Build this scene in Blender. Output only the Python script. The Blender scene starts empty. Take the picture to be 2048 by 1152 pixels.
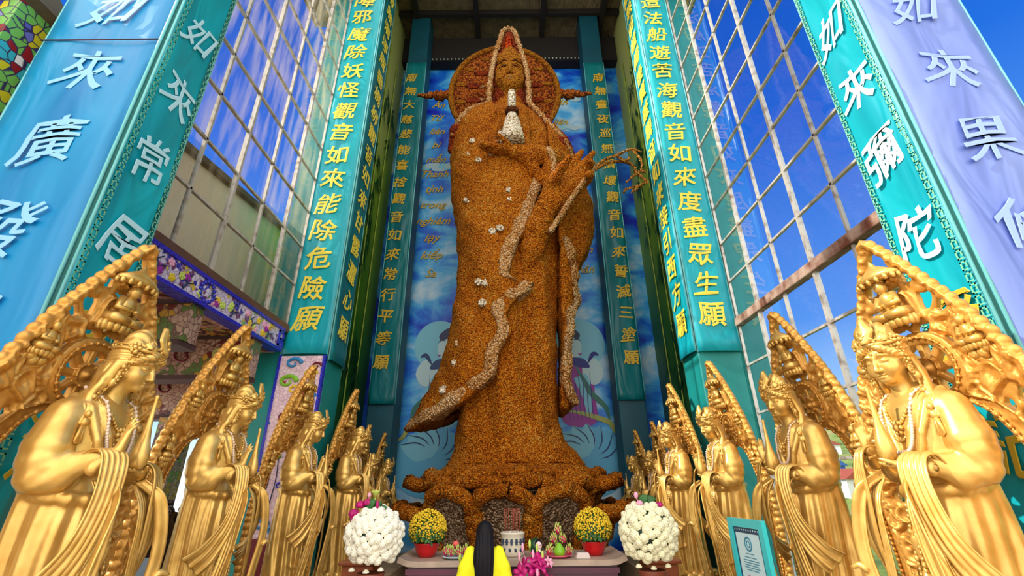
import bpy, bmesh, math, random
import numpy as np
from mathutils import Vector, Matrix
R = math.radians
random.seed(7)
SC = bpy.context.scene
COL = SC.collection

# ------------------------------------------------------------------ camera
def make_camera():
    cd = bpy.data.cameras.new('camera'); cam = bpy.data.objects.new('camera', cd); COL.objects.link(cam)
    th, roll = R(23.7), R(-0.6)
    f = Vector((0, math.cos(th), math.sin(th))); r0 = Vector((1, 0, 0)); u0 = r0.cross(f)
    r = r0*math.cos(roll) + u0*math.sin(roll); u = u0*math.cos(roll) - r0*math.sin(roll)
    m = Matrix(((r.x, u.x, -f.x, 0), (r.y, u.y, -f.y, 0), (r.z, u.z, -f.z, 0), (0, 0, 0, 1)))
    cam.matrix_world = Matrix.Translation((0, 0, 1.9)) @ m
    cd.sensor_width = 36; cd.sensor_fit = 'HORIZONTAL'; cd.lens = 908/2048*36
    cd.clip_start = 0.05; cd.clip_end = 2000
    SC.camera = cam
make_camera()

# ------------------------------------------------------------------ sky
def make_world():
    w = bpy.data.worlds.new('sky'); SC.world = w; w.use_nodes = True
    nt = w.node_tree; N = nt.nodes; L = nt.links; N.clear()
    out = N.new('ShaderNodeOutputWorld'); bg = N.new('ShaderNodeBackground'); L.new(bg.outputs[0], out.inputs[0])
    tc = N.new('ShaderNodeTexCoord'); sep = N.new('ShaderNodeSeparateXYZ'); L.new(tc.outputs['Generated'], sep.inputs[0])
    ramp = N.new('ShaderNodeValToRGB'); L.new(sep.outputs[2], ramp.inputs[0])
    e = ramp.color_ramp.elements
    e[0].position = 0.0; e[0].color = (1.15, 1.28, 1.32, 1)
    e[1].position = 1.0; e[1].color = (0.004, 0.055, 0.42, 1)
    h = e.new(0.10); h.color = (0.55, 0.84, 1.12, 1)
    a = e.new(0.28); a.color = (0.12, 0.36, 0.92, 1)
    b = e.new(0.6); b.color = (0.016, 0.15, 0.70, 1)
    # white cloud banks, added for fill light: strongest behind the viewer (towards -Y) and out to the left
    no = N.new('ShaderNodeTexNoise'); no.inputs['Scale'].default_value = 2.6; no.inputs['Detail'].default_value = 6
    mp = N.new('ShaderNodeMapping'); mp.inputs['Scale'].default_value = (1, 1, 2.2)
    L.new(tc.outputs['Generated'], mp.inputs[0]); L.new(mp.outputs[0], no.inputs['Vector'])
    dirv = N.new('ShaderNodeVectorMath'); dirv.operation = 'DOT_PRODUCT'
    L.new(tc.outputs['Generated'], dirv.inputs[0]); dirv.inputs[1].default_value = (-0.15, -0.97, 0.0)
    add = N.new('ShaderNodeMath'); add.operation = 'MULTIPLY_ADD'; add.inputs[1].default_value = 0.46
    L.new(dirv.outputs['Value'], add.inputs[0]); L.new(no.outputs['Fac'], add.inputs[2])
    cr = N.new('ShaderNodeValToRGB'); L.new(add.outputs[0], cr.inputs[0])
    cr.color_ramp.elements[0].position = 0.50; cr.color_ramp.elements[0].color = (0, 0, 0, 1)
    cr.color_ramp.elements[1].position = 0.74; cr.color_ramp.elements[1].color = (1, 1, 1, 1)
    mx = N.new('ShaderNodeMix'); mx.data_type = 'RGBA'
    L.new(cr.outputs[0], mx.inputs['Factor']); L.new(ramp.outputs[0], mx.inputs[6]); mx.inputs[7].default_value = (2.5, 2.3, 2.05, 1)
    L.new(mx.outputs[2], bg.inputs[0]); bg.inputs[1].default_value = 1.0
make_world()

# ------------------------------------------------------------------ sun
def make_sun():
    sd = bpy.data.lights.new('sun', 'SUN'); so = bpy.data.objects.new('sun', sd); COL.objects.link(so)
    sd.energy = 5.2; sd.angle = R(0.6); sd.color = (1.0, 0.93, 0.80)
    d = Vector((1.0, 0.15, -0.75)).normalized()
    so.rotation_euler = d.to_track_quat('-Z', 'Y').to_euler(); so.location = (-40, -10, 40)
make_sun()

SC.view_settings.view_transform = 'Standard'; SC.view_settings.look = 'None'
SC.view_settings.gamma = 1.0; SC.view_settings.use_curve_mapping = False
SC.view_settings.exposure = 0.16
SC.cycles.use_denoising = True
try:
    SC.cycles.denoiser = 'OPENIMAGEDENOISE'
except Exception:
    pass
SC.cycles.max_bounces = 8; SC.cycles.diffuse_bounces = 4; SC.cycles.glossy_bounces = 3
SC.cycles.transparent_max_bounces = 16; SC.cycles.transmission_bounces = 4
SC.cycles.caustics_reflective = False; SC.cycles.caustics_refractive = False
SC.cycles.use_adaptive_sampling = True; SC.cycles.adaptive_threshold = 0.02

# ------------------------------------------------------------------ materials
MATS = {}
def lin(c):
    return tuple(((v/255)/12.92 if v/255 <= 0.04045 else ((v/255+0.055)/1.055)**2.4) for v in c) + (1,)
class NM:
    """small node-graph helper"""
    def __init__(s, name):
        s.m = bpy.data.materials.new(name); s.m.use_nodes = True; s.nt = s.m.node_tree
        s.N = s.nt.nodes; s.L = s.nt.links; s.b = s.N['Principled BSDF']; s.out = s.N['Material Output']
        s.tc = s.N.new('ShaderNodeTexCoord'); MATS[name] = s.m
    def set(s, **k):
        names = {'rough': 'Roughness', 'metal': 'Metallic', 'spec': 'Specular IOR Level', 'coat': 'Coat Weight', 'coat_rough': 'Coat Roughness',
                 'sheen': 'Sheen Weight', 'sss': 'Subsurface Weight', 'trans': 'Transmission Weight', 'alpha': 'Alpha'}
        for a, v in k.items():
            s.b.inputs[names[a]].default_value = v
        return s
    def node(s, t, **k):
        n = s.N.new(t)
        for a, v in k.items():
            if a in n.inputs: n.inputs[a].default_value = v
            else: setattr(n, a, v)
        return n
    def vec(s, scale=(1, 1, 1), src='Object', rot=(0, 0, 0)):
        mp = s.N.new('ShaderNodeMapping'); mp.inputs['Scale'].default_value = scale; mp.inputs['Rotation'].default_value = rot
        s.L.new(s.tc.outputs[src], mp.inputs[0]); return mp.outputs[0]
    def noise(s, scale, detail=4, vec=None, rough=0.5, dist=0.0):
        n = s.N.new('ShaderNodeTexNoise'); n.inputs['Scale'].default_value = scale; n.inputs['Detail'].default_value = detail
        n.inputs['Roughness'].default_value = rough; n.inputs['Distortion'].default_value = dist
        s.L.new(vec if vec is not None else s.tc.outputs['Object'], n.inputs['Vector']); return n.outputs['Fac']
    def voro(s, scale, vec=None, feature='F1', out='Distance', rand=1.0):
        n = s.N.new('ShaderNodeTexVoronoi'); n.feature = feature; n.inputs['Scale'].default_value = scale
        n.inputs['Randomness'].default_value = rand
        s.L.new(vec if vec is not None else s.tc.outputs['Object'], n.inputs['Vector']); return n.outputs[out]
    def ramp(s, fac, stops, interp='LINEAR'):
        r = s.N.new('ShaderNodeValToRGB'); r.color_ramp.interpolation = interp
        e = r.color_ramp.elements
        while len(e) < len(stops): e.new(0.5)
        for el, (p, c) in zip(sorted(e, key=lambda q: q.position), stops): pass
        for i, (p, c) in enumerate(stops):
            e[i].position = p; e[i].color = c if len(c) == 4 else tuple(c)+(1,)
        s.L.new(fac, r.inputs[0]); return r.outputs[0]
    def mix(s, fac, a, b, blend='MIX'):
        n = s.N.new('ShaderNodeMix'); n.data_type = 'RGBA'; n.blend_type = blend
        for v, i in ((fac, 'Factor'), (a, 6), (b, 7)):
            if hasattr(v, 'is_linked') or hasattr(v, 'links'): s.L.new(v, n.inputs[i])
            else: n.inputs[i].default_value = v if not (i != 'Factor' and len(v) == 3) else tuple(v)+(1,)
        return n.outputs[2]
    def math(s, op, a, b=0.0, c=0.0):
        n = s.N.new('ShaderNodeMath'); n.operation = op
        for i, v in enumerate((a, b, c)):
            if hasattr(v, 'links'): s.L.new(v, n.inputs[i])
            else: n.inputs[i].default_value = v
        return n.outputs[0]
    def col(s, c):
        if hasattr(c, 'links'): s.L.new(c, s.b.inputs['Base Color'])
        else: s.b.inputs['Base Color'].default_value = c if len(c) == 4 else tuple(c)+(1,)
        return s
    def bump(s, h, strength=0.4, dist=0.02):
        n = s.N.new('ShaderNodeBump'); n.inputs['Strength'].default_value = strength; n.inputs['Distance'].default_value = dist
        s.L.new(h, n.inputs['Height']); s.L.new(n.outputs[0], s.b.inputs['Normal']); return s

def plain(name, rgb, rough=0.6, metal=0.0, var=0.0, vs=6, bump=0.0, bs=30, coat=0.0, spec=0.5):
    m = NM(name); c = lin(rgb)
    if var:
        d = tuple(max(0, v*(1-var)) for v in c[:3]); h = tuple(min(1, v*(1+var)) for v in c[:3])
        m.col(m.ramp(m.noise(vs), [(0.3, d), (0.7, h)]))
    else: m.col(c)
    m.set(rough=rough, metal=metal, coat=coat, spec=spec)
    if bump: m.bump(m.noise(bs, 5), bump, 0.01)
    return m.m

def make_materials():
    # gold paint of the standing figures
    m = NM('gold'); n = m.noise(9, 5); m.col(m.ramp(n, [(0.3, lin((212, 164, 78))), (0.72, lin((240, 200, 114)))]))
    m.set(rough=0.33, metal=0.55, spec=0.6); m.bump(m.noise(140, 3), 0.06, 0.004)
    m = NM('gold_carving'); n = m.noise(14, 5); m.col(m.ramp(n, [(0.3, lin((204, 142, 56))), (0.72, lin((230, 176, 90)))]))
    m.set(rough=0.44, metal=0.5); m.bump(m.noise(60, 4), 0.25, 0.006)
    plain('pearl', (236, 208, 182), 0.3, coat=0.3)
    # vinyl banners
    def vinyl(name, rgb, dark, seed, rough=0.34):
        m = NM(name); v = m.vec((0.9, 0.9, 0.16)); n = m.noise(1.6, 3, v, 0.5, 0.6)
        m.col(m.ramp(n, [(0.32, lin(dark)), (0.7, lin(rgb))])); m.set(rough=rough+.06, coat=0.12, coat_rough=0.25, spec=0.35)
        w = m.noise(1.3, 2, m.vec((1.6, 1.6, 0.45), rot=(0.35, 0.45, seed)), 0.4, 1.2); m.bump(w, 0.4, 0.16)
    vinyl('vinyl_teal', (14, 178, 190), (4, 148, 166), 0.3)
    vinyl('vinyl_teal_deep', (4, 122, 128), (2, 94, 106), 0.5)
    vinyl('vinyl_blue', (22, 150, 206), (8, 122, 188), 0.9)
    vinyl('vinyl_lavender_glare', (122, 144, 212), (94, 116, 196), 1.4)  # lavender is glare off the vinyl, put into its base colour
    plain('vinyl_green', (58, 120, 40), 0.45, var=0.3, vs=1.2)
    plain('hem_gold', (120, 190, 150), 0.5)
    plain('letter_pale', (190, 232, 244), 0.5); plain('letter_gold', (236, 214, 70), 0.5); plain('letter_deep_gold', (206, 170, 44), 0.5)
    plain('letter_sky', (138, 200, 236), 0.5); plain('letter_white', (222, 250, 250), 0.5); plain('letter_lavender', (144, 172, 230), 0.5)
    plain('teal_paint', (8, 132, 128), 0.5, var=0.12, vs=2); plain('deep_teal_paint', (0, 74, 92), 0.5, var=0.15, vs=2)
    plain('seam_dark', (70, 40, 70), 0.6)
    # steel
    m = NM('steel'); m.col(m.ramp(m.noise(7, 6), [(0.28, lin((146, 124, 108))), (0.5, lin((206, 200, 190)))])); m.set(rough=0.4, metal=0.3)
    m = NM('rust_steel'); m.col(m.ramp(m.noise(5, 7), [(0.35, lin((112, 62, 44))), (0.62, lin((178, 150, 132)))])); m.set(rough=0.7)
    plain('brown_steel', (96, 64, 52), 0.55, var=0.25, vs=8)
    # glazing
    def glass(name, tint, refl, stain, amount, shade):
        m = NM(name); N, L = m.N, m.L
        N.remove(m.b)
        tr = m.node('ShaderNodeBsdfTransparent'); tr.inputs[0].default_value = lin(tint)
        gl = m.node('ShaderNodeBsdfGlossy'); gl.inputs['Roughness'].default_value = 0.03; gl.inputs[0].default_value = (0.9, 0.95, 1, 1)
        fr = m.node('ShaderNodeFresnel'); fr.inputs[0].default_value = 1.45
        fac = m.math('MULTIPLY', fr.outputs[0], refl)
        s1 = m.node('ShaderNodeMixShader'); L.new(fac, s1.inputs[0]); L.new(tr.outputs[0], s1.inputs[1]); L.new(gl.outputs[0], s1.inputs[2])
        df = m.node('ShaderNodeMixShader'); df.inputs[0].default_value = shade; d1 = m.node('ShaderNodeBsdfTranslucent'); d1.inputs[0].default_value = lin(stain); d0 = m.node('ShaderNodeBsdfDiffuse'); d0.inputs[0].default_value = lin(stain); L.new(d1.outputs[0], df.inputs[1]); L.new(d0.outputs[0], df.inputs[2])
        dirt = m.noise(2.2, 5, m.vec((2.2, 2.2, 0.35))); df2 = m.ramp(dirt, [(0.42, (min(0.02, amount*.3),)*3), (0.75, (amount,)*3)])
        s2 = m.node('ShaderNodeMixShader'); L.new(df2, s2.inputs[0]); L.new(s1.outputs[0], s2.inputs[1]); L.new(df.outputs[0], s2.inputs[2])
        L.new(s2.outputs[0], m.out.inputs[0])
    glass('glass_left', (244, 248, 255), 0.6, (250, 226, 180), 0.36, 0.5); glass('glass_right', (232, 242, 255), 0.12, (190, 215, 245), 0.008, 0.5)
    plain('stucco_pink', (255, 222, 192), 0.9, var=0.08, vs=1.3, bump=0.1)
    plain('roof_dark', (92, 78, 58), 0.85, var=0.2, vs=12)
    plain('beam_dark', (26, 20, 18), 0.8)
    m = NM('corrugated'); w = m.node('ShaderNodeTexWave', Scale=5.0); w.bands_direction = 'X'; m.L.new(m.tc.outputs['Object'], w.inputs['Vector'])
    m.col(m.ramp(m.noise(3, 4), [(0.3, lin((104, 90, 66))), (0.7, lin((140, 122, 92)))])); m.set(rough=0.8); m.bump(w.outputs['Fac'], 0.6, 0.05)
    # mosaics: broken-china tiles with grout
    def mosaic(name, palette, scale, fig_scale, ground, thr=0.5, grout=(150, 140, 140)):
        m = NM(name); cell = m.voro(scale, feature='F1', out='Color'); edge = m.voro(scale, feature='DISTANCE_TO_EDGE')
        sep = m.node('ShaderNodeSeparateColor'); m.L.new(cell, sep.inputs[0])
        # figures: big soft blobs, quantised per tile
        pos = m.voro(scale, feature='F1', out='Position')
        fn = m.noise(fig_scale, 3, pos, 0.6, 1.5); hue = m.noise(fig_scale*0.8, 2, pos, 0.5, 0.8)
        figs = m.ramp(hue, [(0.30+0.40*i/len(palette), lin(c)) for i, c in enumerate(palette)], 'CONSTANT')
        isf = m.ramp(fn, [(thr, (0, 0, 0)), (thr+0.01, (1, 1, 1))], 'CONSTANT')
        gr = m.ramp(sep.outputs[0], [(0.0, lin(ground[0])), (1.0, lin(ground[1]))])
        base = m.mix(isf, gr, figs); e = m.ramp(edge, [(0.03, (0, 0, 0)), (0.07, (1, 1, 1))])
        m.col(m.mix(e, lin(grout), base)); m.set(rough=0.32); m.bump(edge, 0.3, 0.01)
    mosaic('mosaic_pink', [(200, 170, 60), (120, 170, 60), (40, 110, 180), (180, 60, 80), (90, 60, 150)], 13, 1.7, ((240, 216, 224), (224, 190, 204)), 0.60, (190, 160, 176))
    mosaic('mosaic_band', [(190, 200, 60), (130, 190, 80), (220, 190, 60), (110, 60, 110), (40, 50, 170)], 16, 3.2, ((222, 214, 232), (204, 190, 214)), 0.53, (150, 130, 170))
    mosaic('mosaic_brown', [(112, 34, 30), (60, 20, 26), (190, 140, 40), (120, 140, 60), (90, 40, 30)], 13, 1.9, ((196, 156, 140), (160, 116, 104)), 0.50, (100, 66, 62))
    mosaic('mosaic_roof', [(40, 50, 190), (210, 200, 40), (120, 190, 90), (150, 30, 40), (60, 180, 200), (240, 240, 245)], 9, 2.4, ((230, 235, 245), (60, 70, 190)), 0.40, (60, 50, 90))
    mosaic('mosaic_tan_scroll', [(70, 20, 24), (110, 40, 34), (196, 150, 50), (90, 120, 60)], 12, 1.5, ((190, 160, 140), (160, 124, 108)), 0.52, (110, 76, 70))
    plain('tile_blue', (44, 48, 190), 0.25, var=0.35, vs=30); plain('tile_oxblood', (110, 22, 30), 0.3, var=0.3, vs=12)
    plain('wall_pale_teal', (196, 232, 226), 0.8); plain('annex_dark', (70, 44, 42), 0.7, var=0.3)
    plain('ebony', (34, 22, 18), 0.3, var=0.3, coat=0.3)
    plain('floor_tile', (196, 180, 160), 0.35, var=0.1, vs=2); plain('stone', (172, 150, 120), 0.7, var=0.15)
    # printed bamboo sheet of the recess sides
    m = NM('bamboo_print'); sz = m.node('ShaderNodeSeparateXYZ'); m.L.new(m.tc.outputs['Object'], sz.inputs[0]); g = m.math('MULTIPLY_ADD', m.noise(0.55, 3, m.vec((1, 1, 0.3))), 0.5, m.math('MULTIPLY', sz.outputs[2], 0.042))   # darker green towards the bottom, yellow-green towards the top
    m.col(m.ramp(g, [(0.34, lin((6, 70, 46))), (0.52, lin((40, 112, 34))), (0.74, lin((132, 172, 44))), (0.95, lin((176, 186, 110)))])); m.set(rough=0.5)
    plain('bamboo_leaf', (6, 70, 36), 0.5, var=0.3, vs=3); plain('bamboo_cane', (140, 160, 50), 0.5, var=0.3)
    # printed sky of the back wall
    m = NM('mural_sky'); v = m.vec((1, 1, 1.6)); n = m.noise(0.55, 7, v, 0.55, 0.5)
    m.col(m.ramp(n, [(0.34, lin((4, 36, 200))), (0.45, lin((16, 116, 236))), (0.54, lin((76, 184, 250))), (0.68, lin((206, 234, 250)))]))
    m.set(rough=0.4); m.bump(m.noise(1.0, 2, m.vec((2.4, 2.4, 0.3))), 0.3, 0.1)
    for nm, c in (('mural_halo', (130, 208, 236)), ('mural_skin', (196, 230, 240)), ('mural_hair', (24, 40, 90)), ('mural_purple', (160, 40, 160)), ('mural_green', (40, 120, 110)),
                  ('mural_lotus', (96, 186, 232)), ('mural_line', (20, 60, 120)), ('mural_yellow', (170, 180, 90)), ('mural_cloud', (176, 210, 226)), ('mural_deep', (4, 22, 140))):
        plain(nm, c, 0.45)
    # immortelle-flower skins of the giant figure
    def flower(name, stops, scale, rough=0.85, extra=0.5):
        m = NM(name); c = m.voro(scale, feature='F1', out='Color'); d = m.voro(scale, feature='F1')
        sep = m.node('ShaderNodeSeparateColor'); m.L.new(c, sep.inputs[0])
        patch = m.noise(1.1, 5); k = m.math('MULTIPLY_ADD', patch, extra, m.math('MULTIPLY', sep.outputs[0], 1-extra))
        base = m.ramp(k, stops); holes = m.ramp(d, [(0.45, (1, 1, 1)), (0.8, (0.38, 0.26, 0.14))])
        m.col(m.mix(1.0, base, holes, 'MULTIPLY')); m.set(rough=rough, spec=0.15)
        h = m.math('SUBTRACT', m.math('MULTIPLY', m.noise(3.2, 4), 1.4), d); m.bump(h, 0.9, 0.10)
    flower('flower_orange', [(0.22, lin((150, 70, 4))), (0.42, lin((202, 110, 6))), (0.62, lin((216, 130, 12))), (0.82, lin((232, 176, 84)))], 32)
    flower('flower_trim', [(0.2, lin((150, 84, 24))), (0.42, lin((206, 148, 82))), (0.72, lin((238, 204, 160)))], 25, extra=0.6)
    flower('flower_white', [(0.2, lin((214, 196, 166))), (0.6, lin((240, 230, 210)))], 16)
    flower('flower_red', [(0.2, lin((96, 30, 14))), (0.6, lin((150, 58, 22)))], 13)
    flower('flower_face', [(0.2, lin((150, 82, 14))), (0.5, lin((200, 126, 26))), (0.8, lin((216, 146, 40)))], 30, extra=0.3)
    flower('flower_grey', [(0.2, lin((84, 62, 44))), (0.5, lin((146, 116, 88))), (0.8, lin((206, 184, 154)))], 24)
    flower('flower_dark', [(0.2, lin((52, 26, 14))), (0.6, lin((96, 50, 20)))], 14)
    # altar and offerings
    m = NM('purple_wood'); m.col(m.ramp(m.noise(4, 6, m.vec((0.4, 3, 3))), [(0.3, lin((58, 10, 40))), (0.7, lin((96, 22, 62)))])); m.set(rough=0.35, coat=0.2)
    plain('altar_top', (176, 156, 140), 0.45, var=0.15); plain('wood_red', (142, 72, 34), 0.4, var=0.2, vs=9)
    plain('petal_white', (250, 248, 232), 0.6); plain('petal_cream', (240, 238, 205), 0.6); plain('petal_yellow', (230, 196, 40), 0.6, var=0.12, vs=25); plain('petal_magenta', (184, 16, 112), 0.5, var=0.3, vs=20)
    plain('petal_pink', (240, 170, 200), 0.5); plain('bud_green', (190, 210, 96), 0.5); plain('leaf', (36, 92, 34), 0.5, var=0.3, vs=9); plain('leaf_dark', (14, 44, 24), 0.6, var=0.3)
    plain('pot_red', (206, 12, 22), 0.22, coat=0.4); plain('terracotta', (126, 62, 40), 0.5, var=0.15)
    plain('porcelain', (222, 216, 196), 0.25, coat=0.4); plain('porcelain_blue', (48, 66, 96), 0.3); plain('ash', (120, 110, 100), 0.9); plain('incense', (172, 70, 50), 0.7)
    plain('plate_blue', (200, 226, 244), 0.25); plain('plate_pink', (240, 110, 140), 0.25)
    plain('dragonfruit', (196, 20, 92), 0.45, var=0.15, vs=18); plain('dragonfruit_tip', (190, 200, 110), 0.5); plain('pomelo', (124, 188, 34), 0.4, var=0.1, vs=14); plain('apple_red', (226, 92, 92), 0.35)
    plain('melon_green', (14, 64, 34), 0.3, var=0.4, vs=14); plain('figurine_pink', (244, 204, 206), 0.4); plain('paper', (240, 226, 224), 0.7)
    plain('lips_red', (196, 60, 70), 0.5)
    plain('hair_black', (10, 7, 18), 0.62, spec=0.25); plain('blouse_yellow', (244, 246, 30), 0.8); plain('skin', (206, 150, 118), 0.55); plain('trousers_dark', (28, 26, 34), 0.8); plain('shoe', (30, 24, 22), 0.5)
    plain('frame_cyan', (60, 208, 216), 0.3); plain('cert_navy', (20, 58, 96), 0.4); plain('cert_paper', (206, 240, 248), 0.35); plain('cert_blue', (60, 140, 170), 0.4); plain('cert_pink', (200, 120, 150), 0.4)
    mg = NM('grass'); mg.col(mg.ramp(mg.noise(0.16, 7, rough=0.7), [(0.36, lin((70, 100, 40))), (0.5, lin((132, 150, 62))), (0.6, lin((150, 140, 88))), (0.7, lin((168, 156, 120)))])); mg.set(rough=0.95); plain('bush', (52, 92, 34), 0.95, var=0.4, vs=0.8); plain('house_white', (226, 226, 220), 0.8); plain('house_blue', (60, 110, 190), 0.6); plain('soil', (150, 120, 84), 0.95, var=0.2)
    plain('house_red', (160, 74, 52), 0.8); plain('bulb', (200, 210, 190), 0.4)
make_materials()
# ------------------------------------------------------------------ scene-tree helpers
def link(name, me, parent=None, mat=None):
    o = bpy.data.objects.new(name, me); COL.objects.link(o)
    if parent is not None: o.parent = parent
    if mat: 
        for mm in (mat if isinstance(mat, (list, tuple)) else [mat]): me.materials.append(MATS[mm])
    return o
def tag(o, label=None, cat=None, group=None, kind=None):
    if label: o['label'] = label
    if cat: o['category'] = cat
    if group: o['group'] = group
    if kind: o['kind'] = kind
    return o
def thing(name, label, cat, loc=(0, 0, 0), rz=0.0, group=None, scale=1.0):
    o = bpy.data.objects.new(name, None); COL.objects.link(o); o.empty_display_size = 0.1
    o.location = loc; o.rotation_euler = (0, 0, rz); o.scale = (scale,)*3
    return tag(o, label, cat, group)
def dup(root, loc, rz=0.0, scale=1.0, label=None):
    r = root.copy(); COL.objects.link(r); r.location = loc; r.rotation_euler = (0, 0, rz); r.scale = (scale,)*3
    if label: r['label'] = label
    for ch in list(root.children):
        c = ch.copy(); COL.objects.link(c); c.parent = r
        for g in list(ch.children):
            d = g.copy(); COL.objects.link(d); d.parent = c
    return r

class MB:
    """collects faces of one part"""
    def __init__(s): s.v = []; s.f = []; s.mi = []; s.sm = []
    def add(s, vs, fs, mi=0, smooth=False):
        b = len(s.v); s.v += [tuple(float(q) for q in p) for p in vs]; s.f += [tuple(b+i for i in f) for f in fs]
        s.mi += [mi]*len(fs); s.sm += [smooth]*len(fs); return s
    def box(s, lo, hi, mi=0, rz=0.0, bev=0.0):
        (x0, y0, z0), (x1, y1, z1) = lo, hi
        if bev > 0:
            b = min(bev, (x1-x0)*.45, (y1-y0)*.45, (z1-z0)*.45)
            ring = lambda i, z: [(x0+i, y0+b if i == 0 else y0+i, z)]
            def oct_(i, z):
                a0, a1, c0, c1 = x0+i, x1-i, y0+i, y1-i
                return [(a0+b, c0, z), (a1-b, c0, z), (a1, c0+b, z), (a1, c1-b, z), (a1-b, c1, z), (a0+b, c1, z), (a0, c1-b, z), (a0, c0+b, z)]
            rows = oct_(b*.5, z0)+oct_(0, z0+b)+oct_(0, z1-b)+oct_(b*.5, z1)
            fs = [tuple(reversed(range(8))), tuple(range(24, 32))]
            for k in range(3):
                for i in range(8): fs.append((k*8+i, k*8+(i+1) % 8, k*8+8+(i+1) % 8, k*8+8+i))
            return s.add(rows, fs, mi)
        vs = [(x0, y0, z0), (x1, y0, z0), (x1, y1, z0), (x0, y1, z0), (x0, y0, z1), (x1, y0, z1), (x1, y1, z1), (x0, y1, z1)]
        if rz:
            cx, cy = (x0+x1)/2, (y0+y1)/2; c, n = math.cos(rz), math.sin(rz)
            vs = [(cx+(x-cx)*c-(y-cy)*n, cy+(x-cx)*n+(y-cy)*c, z) for x, y, z in vs]
        return s.add(vs, [(3, 2, 1, 0), (4, 5, 6, 7), (0, 1, 5, 4), (1, 2, 6, 5), (2, 3, 7, 6), (3, 0, 4, 7)], mi)
    def tube(s, pts, rad, n=8, mi=0, cap=True, flat=1.0):
        pts = [Vector(p) for p in pts]; m = len(pts); rad = list(rad) if hasattr(rad, '__len__') else [rad]*m
        vs = []; prev = None
        for i, p in enumerate(pts):
            t = (pts[min(i+1, m-1)]-pts[max(i-1, 0)]).normalized()
            a = prev if prev is not None else (Vector((0, 0, 1)) if abs(t.z) < 0.9 else Vector((1, 0, 0)))
            a = (a-t*a.dot(t)).normalized(); b = t.cross(a); prev = a
            for k in range(n):
                q = 2*math.pi*k/n; vs.append(p+a*math.cos(q)*rad[i]+b*math.sin(q)*rad[i]*flat)
        fs = [(i*n+k, i*n+(k+1) % n, (i+1)*n+(k+1) % n, (i+1)*n+k) for i in range(m-1) for k in range(n)]
        if cap: fs += [tuple(reversed(range(n))), tuple(range((m-1)*n, m*n))]
        return s.add(vs, fs, mi, True)
    def lathe(s, prof, n=24, c=(0, 0, 0), mi=0, sx=1.0, sy=1.0):
        vs = []; m = len(prof)
        for r, z in prof:
            for k in range(n):
                a = 2*math.pi*k/n; vs.append((c[0]+r*math.cos(a)*sx, c[1]+r*math.sin(a)*sy, c[2]+z))
        fs = [(i*n+k, i*n+(k+1) % n, (i+1)*n+(k+1) % n, (i+1)*n+k) for i in range(m-1) for k in range(n)]
        fs += [tuple(reversed(range(n))), tuple(range((m-1)*n, m*n))]
        return s.add(vs, fs, mi, True)
    def ball(s, c, r, n=10, mi=0, sc=(1, 1, 1)):
        h = max(4, n//2+1); prof = []
        vs = [(c[0], c[1], c[2]-r*sc[2])]
        for i in range(1, h):
            ph = -math.pi/2+math.pi*i/h
            for k in range(n):
                a = 2*math.pi*k/n; vs.append((c[0]+r*sc[0]*math.cos(ph)*math.cos(a), c[1]+r*sc[1]*math.cos(ph)*math.sin(a), c[2]+r*sc[2]*math.sin(ph)))
        vs.append((c[0], c[1], c[2]+r*sc[2])); L = len(vs)-1
        fs = [(0, 1+(k+1) % n, 1+k) for k in range(n)]
        for i in range(h-2):
            for k in range(n): fs.append((1+i*n+k, 1+i*n+(k+1) % n, 1+(i+1)*n+(k+1) % n, 1+(i+1)*n+k))
        fs += [(L, 1+(h-2)*n+k, 1+(h-2)*n+(k+1) % n) for k in range(n)]
        return s.add(vs, fs, mi, True)
    def prism(s, poly, y0, y1, mi=0, axis='y'):
        """polygon given in (x,z) extruded along y (or in (y,z) along x, or (x,y) along z)"""
        n = len(poly)
        def P(a, b, t): return (a, t, b) if axis == 'y' else ((t, a, b) if axis == 'x' else (a, b, t))
        vs = [P(a, b, y0) for a, b in poly]+[P(a, b, y1) for a, b in poly]
        fs = [tuple(range(n)), tuple(reversed(range(n, 2*n)))]+[(i, n+i, n+(i+1) % n, (i+1) % n) for i in range(n)]
        return s.add(vs, fs, mi)
    def sheet(s, rows, thick, mi=0, smooth=True, closed=False):
        """rows: equal-length lists of points; a double-sided sheet of the given thickness"""
        A = np.array([[tuple(p) for p in r] for r in rows], float); m, n = A.shape[:2]
        du = np.gradient(A, axis=0); dv = np.gradient(A, axis=1); nn = np.cross(du, dv); nn /= np.linalg.norm(nn, axis=2, keepdims=True)+1e-12
        B = A+nn*thick/2; Cc = A-nn*thick/2
        vs = list(B.reshape(-1, 3))+list(Cc.reshape(-1, 3)); o = m*n; fs = []
        for i in range(m-1):
            for j in range(n-1):
                a, b, c, d = i*n+j, i*n+j+1, (i+1)*n+j+1, (i+1)*n+j
                fs += [(d, c, b, a), (o+a, o+b, o+c, o+d)]
        for j in range(n-1):
            fs += [(j, j+1, o+j+1, o+j), ((m-1)*n+j+1, (m-1)*n+j, o+(m-1)*n+j, o+(m-1)*n+j+1)]
        for i in range(m-1):
            fs += [((i+1)*n, i*n, o+i*n, o+(i+1)*n), (i*n+n-1, (i+1)*n+n-1, o+(i+1)*n+n-1, o+i*n+n-1)]
        return s.add(vs, fs, mi, smooth)
    def mesh(s, name):
        me = bpy.data.meshes.new(name); me.from_pydata(s.v, [], s.f)
        me.polygons.foreach_set('material_index', s.mi); me.polygons.foreach_set('use_smooth', s.sm); me.update(); return me
    def build(s, name, mat, parent=None):
        me = s.mesh(name); bm = bmesh.new(); bm.from_mesh(me); bmesh.ops.recalc_face_normals(bm, faces=bm.faces); bm.to_mesh(me); bm.free()
        return link(name, me, parent, mat)

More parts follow.
